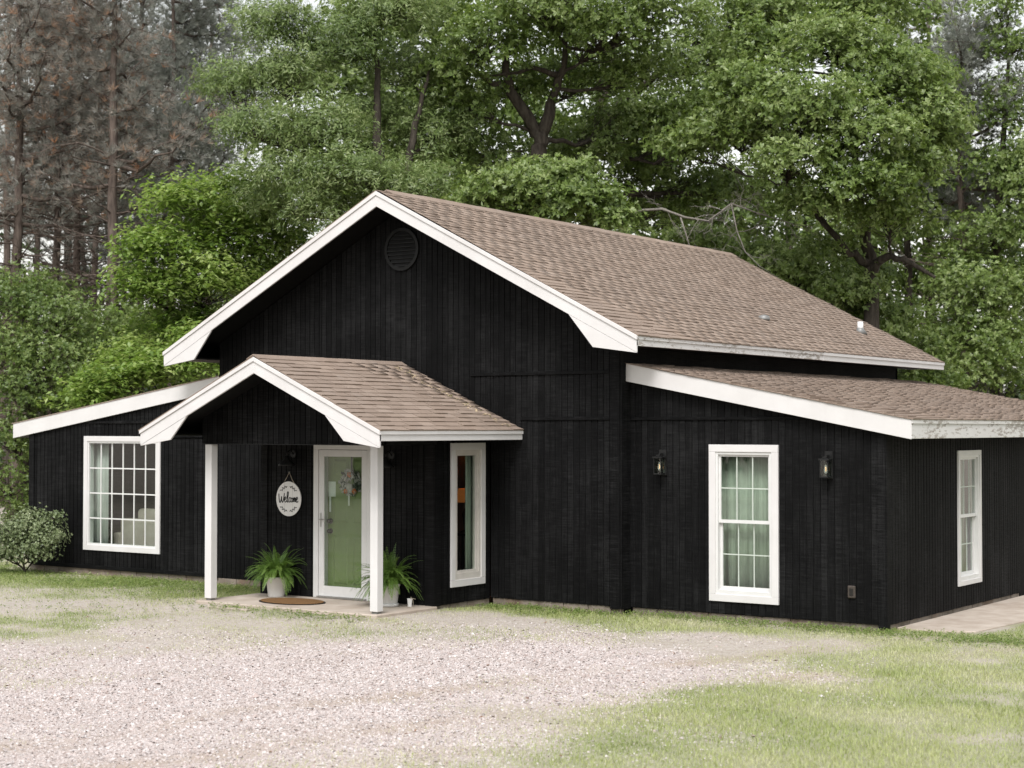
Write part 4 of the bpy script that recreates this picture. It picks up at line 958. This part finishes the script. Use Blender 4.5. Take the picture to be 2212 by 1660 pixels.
OAK = (.118, .046, .68); WILLOW = (.125, .030, .5); BROAD = (.155, .082, .45); SHR = (.085, .036, .55)
tree('willow_oak_tree', 'narrow-leaved oak behind the gable peak, left of the centre oaks', 'tree', 830, 38.5,
     [(590, 70, 90, 80), (500, 190, 80, 50), (620, 170, 90, 70), (545, 285, 75, 55, -1), (690, 290, 105, 75, -1), (740, 110, 100, 80), (850, 40, 110, 70), (880, 170, 85, 65, 1), (610, 385, 100, 50, -1), (760, 385, 110, 55, -1.5), (900, 415, 110, 55, -1), (690, 465, 90, 45, -1), (810, 270, 80, 60, 1), (940, 300, 90, 80, 1), (650, -60, 160, 60, 1), (870, 480, 120, 40), (560, 440, 60, 35), (990, 460, 80, 50)],
     96000, WILLOW, 'willow_oak_leaf', [(824, 430, 0), (820, 300, 0), (812, 150, 0), (800, 20, 0)], .17, 'spray', 11, group='oaks rising behind the house', sub_sigma=.22, stems=[[(868, 480, 0, .12), (884, 330, 0), (905, 240, 0), (930, 130, 0)], [(826, 420, 0, .08), (740, 360, -.5), (660, 330, -1)]])
tree('oak_tree', 'large forked oak rising directly behind the middle of the ridge', 'tree', 1165, 39.5,
     [(1050, 115, 120, 85, -1), (1180, 40, 130, 70, -1.5), (1300, 90, 120, 80, -1), (970, 180, 80, 75, -.5), (1420, 50, 130, 75, -1), (1110, 200, 90, 60, .5), (1240, 190, 100, 60, 1), (1380, 170, 90, 70, 0), (1010, 330, 100, 80, 1.5), (1100, 390, 110, 60, 1), (1240, 350, 110, 70, 2), (1000, 240, 80, 60), (1200, -60, 300, 60), (1340, 290, 100, 80, 2.5)],
     82000, OAK, 'oak_leaf', [(1165, 420, 0), (1168, 320, 0), (1162, 285, 0), (1100, 195, -.3), (1090, 140, -.6), (1110, 60, -.8)], .26, 'rosette', 12, group='oaks rising behind the house',
     stems=[[(1166, 300, 0, .17), (1195, 220, 0), (1212, 150, -.3), (1230, 70, -.6)], [(1212, 165, -.3, .08), (1150, 150, -.5), (1060, 165, -.7)], [(1100, 195, -.3, .09), (1050, 170, -.6), (1000, 150, -.9)]])
tree('oak_tree', 'tall oak with leaning trunk between the forked oak and the right crown', 'tree', 1275, 42.5,
     [(1500, 150, 120, 90), (1600, 60, 130, 80), (1440, 270, 110, 80), (1560, 290, 110, 80, -1), (1700, 20, 120, 60), (1380, 380, 110, 70, 1), (1500, 420, 110, 60, 1), (1620, 420, 110, 60, 1.5), (1320, 200, 90, 70, 1), (1400, 470, 130, 50, 2)],
     62000, OAK, 'oak_leaf', [(1272, 420, 0), (1276, 330, 0), (1290, 270, 0), (1345, 220, -.2), (1420, 160, -.5), (1480, 90, -.5)], .24, 'rosette', 13, group='oaks rising behind the house', stems=[[(1290, 270, 0, .14), (1322, 170, 0), (1330, 60, 0)], [(1290, 275, 0, .12), (1300, 140, .3), (1290, 20, .3)]])
rt = tree('oak_tree', 'broad bright oak crown over the right end of the main roof', 'tree', 1885, 38.0,
     [(1800, 120, 130, 75, -.5), (1640, 210, 110, 75, -1), (1910, 190, 115, 85, -1), (1740, 250, 130, 75, -2), (1980, 270, 95, 75, -1), (1860, 310, 120, 75, -2), (1570, 300, 100, 60, -.5), (1850, 410, 115, 65, -2), (1700, 360, 110, 55, -2), (1965, 370, 90, 75, -1), (1760, 450, 90, 45, -1.5), (1920, 480, 90, 55, -1), (2040, 310, 55, 45, -.5), (1860, 30, 120, 60, 1), (1640, 110, 90, 60, .5), (1480, 330, 70, 50, 0), (1800, 540, 60, 30), (1990, 180, 70, 50)],
     100000, OAK, 'oak_leaf', [(1885, 640, 0), (1880, 580, 0), (1870, 500, 0), (1850, 400, 0), (1840, 250, 0), (1830, 120, 0)], .2, 'rosette', 14, group='oaks rising behind the house', stems=[[(1880, 590, 0, .13), (1905, 560, -.3), (1950, 560, -.6), (2020, 600, -.8)], [(1878, 570, 0, .11), (1830, 545, -.4), (1770, 470, -.8), (1700, 400, -1.2)], [(1865, 480, 0, .10), (1930, 400, -.4), (1990, 300, -.8)]])
# the dead limb hanging over the ridge is part of that oak
def dead_limb(parent):
    mb = MB(); r = np.random.default_rng(5); D = 36.6
    base = [(1385, 455), (1430, 452), (1480, 470), (1530, 478), (1580, 440), (1640, 462), (1700, 480), (1745, 500)]
    P = [at(u, v, D) for u, v in base]; mb.tube(P, np.linspace(.034, .008, len(P)), 6)
    back = [at(1300, 500, D + 2.6), at(1350, 470, D + 1.3), P[0]]; mb.tube(back, [.06, .05, .034], 7)
    mb.tube([at(1470, 470, D), at(1480, 500, D - .05), at(1490, 535, D - .1), at(1515, 552, D - .2)], [.02, .017, .014, .008], 5)
    mb.tube([at(1580, 441, D), at(1592, 500, D - .1), at(1610, 545, D - .15), at(1640, 575, D - .2), at(1680, 600, D - .2)], [.019, .016, .013, .009, .005], 5)
    def rec(p, d, L, r0, dep):
        q = p + d * L; mb.tube(curve(p, q, r.normal(0, .10, 3), 4, .03, r), [r0, r0 * .85, r0 * .7, r0 * .55], 4, False)
        if dep:
            for _ in range(3): rec(p + (q - p) * r.uniform(.4, 1), unit(d + r.normal(0, .55, 3)), L * r.uniform(.5, .8), r0 * .55, dep - 1)
    for u, v in ((1540, 470), (1580, 440), (1600, 446), (1560, 455), (1640, 462), (1660, 470), (1700, 480), (1592, 500), (1610, 545), (1500, 472), (1440, 452)):
        for _ in range(2): rec(at(u, v, D), unit(RV * r.normal(.2, .7) + UV * r.normal(.15, .6) + FV * r.normal(-.1, .4)), r.uniform(.35, .7), .009, 2)
    o = mb.build('dead_limb', 'dead_wood', parent, True); o['label'] = 'grey bare dead limb reaching over the ridge'
dead_limb(rt)
tree('oak_tree', 'low young oak with pale rosettes just above the ridge', 'tree', 1160, 35.8,
     [(1150, 415, 95, 50), (1060, 425, 70, 42), (1255, 440, 85, 48, -.3), (1325, 480, 40, 35, -.5), (1215, 385, 75, 32), (1010, 450, 40, 25), (1190, 480, 130, 35, .5)],
     30000, OAK, 'oak_leaf', None, .09, 'rosette', 15, group='oaks rising behind the house')
tree('oak_tree', 'dense shrubby oak behind the rear end of the main roof', 'tree', 1790, 38.5,
     [(1800, 640, 100, 55), (1700, 590, 85, 50), (1890, 700, 85, 60, .5), (1610, 560, 70, 35, 1), (1960, 770, 70, 55, 1), (1960, 850, 60, 35, 1), (1740, 660, 90, 60, 1), (1500, 530, 90, 30, 2), (2010, 830, 60, 40, 1.5), (1860, 610, 70, 50, 1.5)],
     44000, OAK, 'oak_leaf', None, .12, 'rosette', 16, group='oaks rising behind the house')
tree('oak_tree', 'tall leafy tree at the right edge of the view', 'tree', 2150, 46,
     [(2180, 250, 90, 70), (2170, 380, 90, 70), (2140, 520, 100, 70), (2110, 640, 110, 70, -1), (2190, 640, 90, 90), (2060, 720, 80, 60, -1), (2150, 760, 100, 70, -1.5), (2190, 110, 70, 60), (2060, 600, 70, 50), (2080, 810, 90, 45, -1.5), (2260, 450, 90, 200), (2190, 830, 80, 50, -1), (2150, 20, 70, 40)],
     66000, (.12, .05, .6), 'oak_leaf', None, .22, 'rosette', 17, group='oaks rising behind the house', sub_sigma=.26)
for i, (bu, D, cl, lab) in enumerate(((1000, 49, [(940, 120, 140, 110), (1060, 260, 140, 110), (930, 380, 150, 90), (1100, 440, 150, 80), (1190, 300, 120, 90), (1250, 150, 130, 90), (1130, 40, 130, 70), (820, 350, 120, 90)], 'shaded background oak seen through the gap left of the forked trunk'),
                                      (1420, 51, [(1330, 330, 150, 110), (1480, 300, 150, 120), (1560, 470, 150, 80), (1400, 470, 170, 80), (1600, 200, 130, 110), (1330, 520, 160, 40), (1560, 540, 150, 40)], 'shaded background oak filling the dark gap right of the forked trunk'),
                                      (1740, 53, [(1700, 470, 150, 70), (1760, 590, 150, 60), (1950, 640, 130, 90), (1640, 300, 120, 90), (1990, 470, 100, 90), (1800, 760, 160, 60), (1660, 540, 120, 40), (1880, 540, 90, 40)], 'shaded background oak behind the bright right-hand crown'),
                                      (800, 47, [(700, 200, 130, 90), (830, 250, 130, 90), (640, 330, 120, 70), (800, 80, 130, 80), (930, 30, 120, 60), (700, 430, 140, 60), (880, 400, 130, 60)], 'shaded background oak behind the narrow-leaved oak'),
                                      (1960, 50, [(1750, 70, 130, 80), (1900, 60, 120, 80), (1980, 180, 110, 90), (2020, 420, 90, 90), (2050, 560, 100, 70), (1960, 760, 120, 80), (1850, 500, 110, 60), (2120, 420, 90, 90), (2180, 740, 90, 80)], 'shaded background oak right of the bright crown'))):
    tree('background_oak', lab, 'tree', bu, D, cl, 28000, (.19, .085, .6), 'oak_leaf', None, .2, 'rosette', 30 + i, group='shaded oaks further back', sub_sigma=.34, twigs=False)
tree('sapling', 'bright yellow-green broad-leaved sapling left of the gable', 'tree', 420, 39.5,
     [(400, 440, 80, 50, -.5), (340, 540, 85, 50, -1), (480, 520, 100, 70), (440, 620, 110, 65, -.5), (330, 640, 75, 50, -1), (560, 470, 80, 60, .5), (300, 600, 60, 35, -1), (400, 720, 110, 60), (540, 600, 90, 70, .5), (520, 410, 70, 40, .5), (620, 530, 70, 60, 1)],
     26000, BROAD, 'sapling_leaf', None, .09, 'layer', 18, sub_sigma=.26, flat=.45, per=5)
tree('sapling', 'low broad-leaved sapling above the left wing roof', 'tree', 330, 37.5,
     [(260, 830, 90, 40), (350, 800, 90, 35), (430, 790, 60, 30), (200, 870, 60, 35), (440, 740, 60, 35, .5), (300, 770, 80, 35, 1)],
     11000, BROAD, 'sapling_leaf', None, .05, 'layer', 19, sub_sigma=.24, flat=.45, per=5)
tree('understory_tree', 'rounded green understory tree at the left edge behind the house', 'tree', 60, 39.5,
     [(50, 660, 100, 65), (140, 700, 90, 65, -.5), (30, 760, 90, 70, -.5), (120, 790, 90, 70, -1), (200, 760, 70, 55), (60, 860, 80, 80, -1), (150, 880, 80, 60, -.5), (30, 960, 60, 80, -1), (20, 1060, 50, 70, -1), (90, 960, 60, 60), (-60, 800, 70, 160), (50, 1120, 40, 50, -.5)],
     52000, SHR, 'shrub_leaf', None, .12, 'rosette', 20, sub_sigma=.2)
tree('understory_tree', 'dark green shrub mass between the left pines and the sapling', 'tree', 250, 43,
     [(220, 720, 80, 60), (290, 720, 80, 60, 1), (210, 820, 90, 60), (340, 740, 90, 60, 1), (120, 640, 80, 40, 1), (30, 620, 80, 40, 1), (560, 720, 120, 80, 1), (650, 620, 100, 70, 1)],
     26000, (.11, .045, .55), 'shrub_leaf', None, .10, 'rosette', 21, sub_sigma=.25)
# azalea-like bush at the left corner
tree('bush', 'round pale-leaved bush against the left corner of the house', 'bush', 62, 30.2,
     [(60, 1150, 55, 38), (25, 1165, 45, 38), (105, 1165, 38, 30, -.1), (70, 1190, 55, 30, -.2), (20, 1200, 40, 22), (120, 1120, 18, 12), (60, 1120, 30, 18)],
     26000, (.042, .018, .55), 'bush_leaf', None, .02, 'rosette', 22, sub_sigma=.075, flat=.9, per=8)

# ---- pines
def pine(label, u, D, top_v, r0, needle_from, mat='pine_needle', seed=1, ntuft=1500, side=None, dead=22, spread=2.6, group='pines beyond the left wing', lean=0.):
    r = np.random.default_rng(seed); g = at(u, 908, D); g[2] = 0; H = at(u, top_v, D)[2]
    t = thing('pine_tree', label, 'tree', tuple(g), group); tb = MB(); K = 10
    tr = [g + np.array([r.normal(0, .04) + lean * i / K, r.normal(0, .04), H * i / K - (.1 if i == 0 else 0)]) for i in range(K + 1)]; tb.tube(tr, [r0 * (1.15 if i == 0 else 1 - .72 * i / K) for i in range(K + 1)], 9); tr = np.array(tr)
    def on(z): i = min(int(z / H * K), K - 1); f = z / H * K - i; return tr[i] * (1 - f) + tr[i + 1] * f
    z1 = at(u, needle_from, D)[2]; B = []; A = []
    nb = int((H - z1) / .30)
    for i in range(nb):
        z = z1 + (H - z1) * (i + r.uniform(0, .9)) / nb; a = r.uniform(0, 6.28); s = 1 - .55 * (z - z1) / (H - z1); L = spread * s * r.uniform(.6, 1.1); p = on(z); e = r.uniform(.05, .5)
        q = p + np.array([math.cos(a) * L, math.sin(a) * L, L * e]); P = curve(p, q, (0, 0, -.10), 7, .02, r); tb.tube(P, np.linspace(.055 * s + .02, .012, 7), 5, False)
        m = max(int(ntuft * 1.0 / nb), 5); k = r.integers(1, 7, m); off = r.normal(0, 1, (m, 3)) * np.array([.42, .42, .27]); tip = P[k] + off; B.append(tip); A.append(unit(off * 1.4 + (q - p) / L * .5 + np.array([0, 0, .45])))
        for j in range(0, m, 4): tb.tube([P[k[j]], tip[j]], [.010, .005], 3, False)
    for i in range(dead * 2):
        z = r.uniform(H * .16, z1 + .8); a = r.uniform(0, 6.28); L = r.uniform(.8, 2.7); p = on(z); q = p + np.array([math.cos(a) * L, math.sin(a) * L, L * r.uniform(-.12, .35)]); P = curve(p, q, (0, 0, r.uniform(-.1, .1)), 6, .03, r); tb.tube(P, np.linspace(.028, .006, 6), 4, False)
        for _ in range(5):
            b = P[r.integers(2, 6)]; d = unit((q - p) / L + r.normal(0, .55, 3)); tb.tube(curve(b, b + d * r.uniform(.3, .9), (0, 0, .05), 4, .03, r), [.011, .008, .006, .004], 3, False)
    tb.build('trunk', 'pine_bark', t, True)
    B = np.concatenate(B); A = np.concatenate(A); n = 20; b = np.repeat(B, n, 0); ax = np.repeat(A, n, 0); N = len(b); pd = unit(r.normal(0, 1, (N, 3))); d = unit(pd * .75 + ax * .9); L = r.uniform(.18, .31, N)[:, None]; s = unit(np.cross(d, r.normal(0, 1, (N, 3)))) * .0105
    V = np.stack([b - s, b + s, b + d * L], 1).reshape(-1, 3); ti = np.clip(np.repeat(r.normal(.42, .20, len(B)), n) + r.normal(0, .08, N), 0, 1)
    c = big_mesh('crown', V, np.arange(3 * N).reshape(-1, 3), mat, t, np.repeat(ti, 3)); c['kind'] = 'stuff'
pine('brown-needled pine, leftmost trunk at the left edge', 35, 45, -150, .19, 500, 'brown_pine_needle', 41, 1700, dead=34, spread=3.4)
pine('slim pine second from the left edge', 118, 47, -120, .16, 430, 'brown_pine_needle', 42, 1300, dead=30, spread=3.0)
pine('dark pine close behind the second pine', 162, 50, -130, .16, 450, 'brown_pine_needle', 43, 1200, dead=24, spread=2.8)
pine('stout-trunked pine rising left of the bright sapling', 240, 43.5, -60, .22, 400, 'brown_pine_needle', 44, 1200, dead=34, spread=2.8)
pine('grey-green bushy pine between the brown pines and the oaks', 370, 48, -40, .17, 500, 'pine_needle', 45, 2600, dead=10, spread=3.3)
pine('grey-green pine whose top stands left of the sky gap', 300, 52, -90, .17, 560, 'pine_needle', 46, 1800, dead=14, spread=3.0)
pine('far grey pine behind the narrow-leaved oak', 450, 55, 40, .16, 480, 'pine_needle', 47, 1800, dead=12, spread=3.0)
pine('far pale pine at the left edge behind the brown one', 10, 56, -100, .17, 500, 'pine_needle', 48, 1400, dead=20, spread=3.2)
pine('far slim pine between the second pine and the stout pine', 205, 57, -100, .15, 450, 'pine_needle', 49, 1300, dead=24, spread=3.0)
pine('grey pine behind the right oak crown', 2085, 47, 60, .17, 480, 'pine_needle', 50, 1900, dead=12, spread=3.2, group='pines beyond the right oaks')
pine('grey pine rising above the far right edge', 2010, 52, -60, .17, 420, 'pine_needle', 51, 1400, dead=10, spread=3.0, group='pines beyond the right oaks')

for i_, (u_, D_, tv, nf, lab) in enumerate(((75, 63, -20, 640, 'far dim pine seen between the two leftmost trunks'), (140, 66, 40, 660, 'far dim pine seen between the second and third pines'), (265, 64, 20, 620, 'far dim pine just right of the stout trunk'), (410, 66, 120, 560, 'far dim pine under the grey-green pine tops'), (-30, 62, 0, 640, 'far dim pine cut by the left edge'))):
    pine(lab, u_, D_, tv, .16, nf, 'pine_needle', 70 + i_, 1100, dead=16, spread=3.0)
# ---- the far wood that reads as one mass (behind the house, and round the other sides of the clearing)
def woods(name, label, pts, hmin, hmax, n_cl, n_leaf, size, seed):
    r = np.random.default_rng(seed); cl = []; mb = MB(); pts = np.array(pts, float)
    seg = np.linalg.norm(np.diff(pts, axis=0), axis=1); cum = np.concatenate([[0], np.cumsum(seg)])
    for i in range(n_cl):
        s = r.uniform(0, cum[-1]); k = min(int(np.searchsorted(cum, s, 'right') - 1), len(seg) - 1); p = pts[k] + (pts[k + 1] - pts[k]) * (s - cum[k]) / seg[k]; p = p + r.normal(0, 2.2, 2)
        h = r.uniform(hmin, hmax); rad = r.uniform(1.2, 2.6); z = r.uniform(.8, h); cl.append((np.array([p[0], p[1], z]), (rad, rad, rad * .75)))
        if i % 3 == 0: mb.tube([(p[0], p[1], -.1), (p[0] + r.normal(0, .3), p[1], h * .5), (p[0] + r.normal(0, .5), p[1], h)], [.2, .15, .05], 6, False)
    v, f, ti, _ = crown_leaves(cl, n_leaf, size, 'rosette', seed, .8, .45)
    a = np.array(mb.v); b = np.array(mb.f) + len(v)
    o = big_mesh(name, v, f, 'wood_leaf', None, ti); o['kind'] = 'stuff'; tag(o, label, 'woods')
    o2 = mb.build(name + '_trunks', 'oak_bark', o); o2['kind'] = 'stuff'
L_ = lambda u, D: tuple(at(u, 908, D)[:2])
woods('far_woods', 'dim mass of woodland far behind the house', [L_(-500, 62), L_(300, 64), L_(1106, 66), L_(1900, 64), L_(2700, 60)], 3.0, 12.0, 330, 76000, (.34, .16, .6), 61)
woods('dim_thicket', 'dim brown-green thicket behind the left pine trunks', [L_(-250, 58), L_(150, 59), L_(520, 61), L_(800, 60)], 2.0, 9.5, 120, 24000, (.30, .13, .6), 63)
woods('opposite_woods', 'woodland on the other side of the clearing', [(26, 34), (36, 12), (38, -16), (30, -42), (6, -52), (-22, -44), (-36, -22)], 4, 13, 260, 27000, (.58, .28, .6), 62)
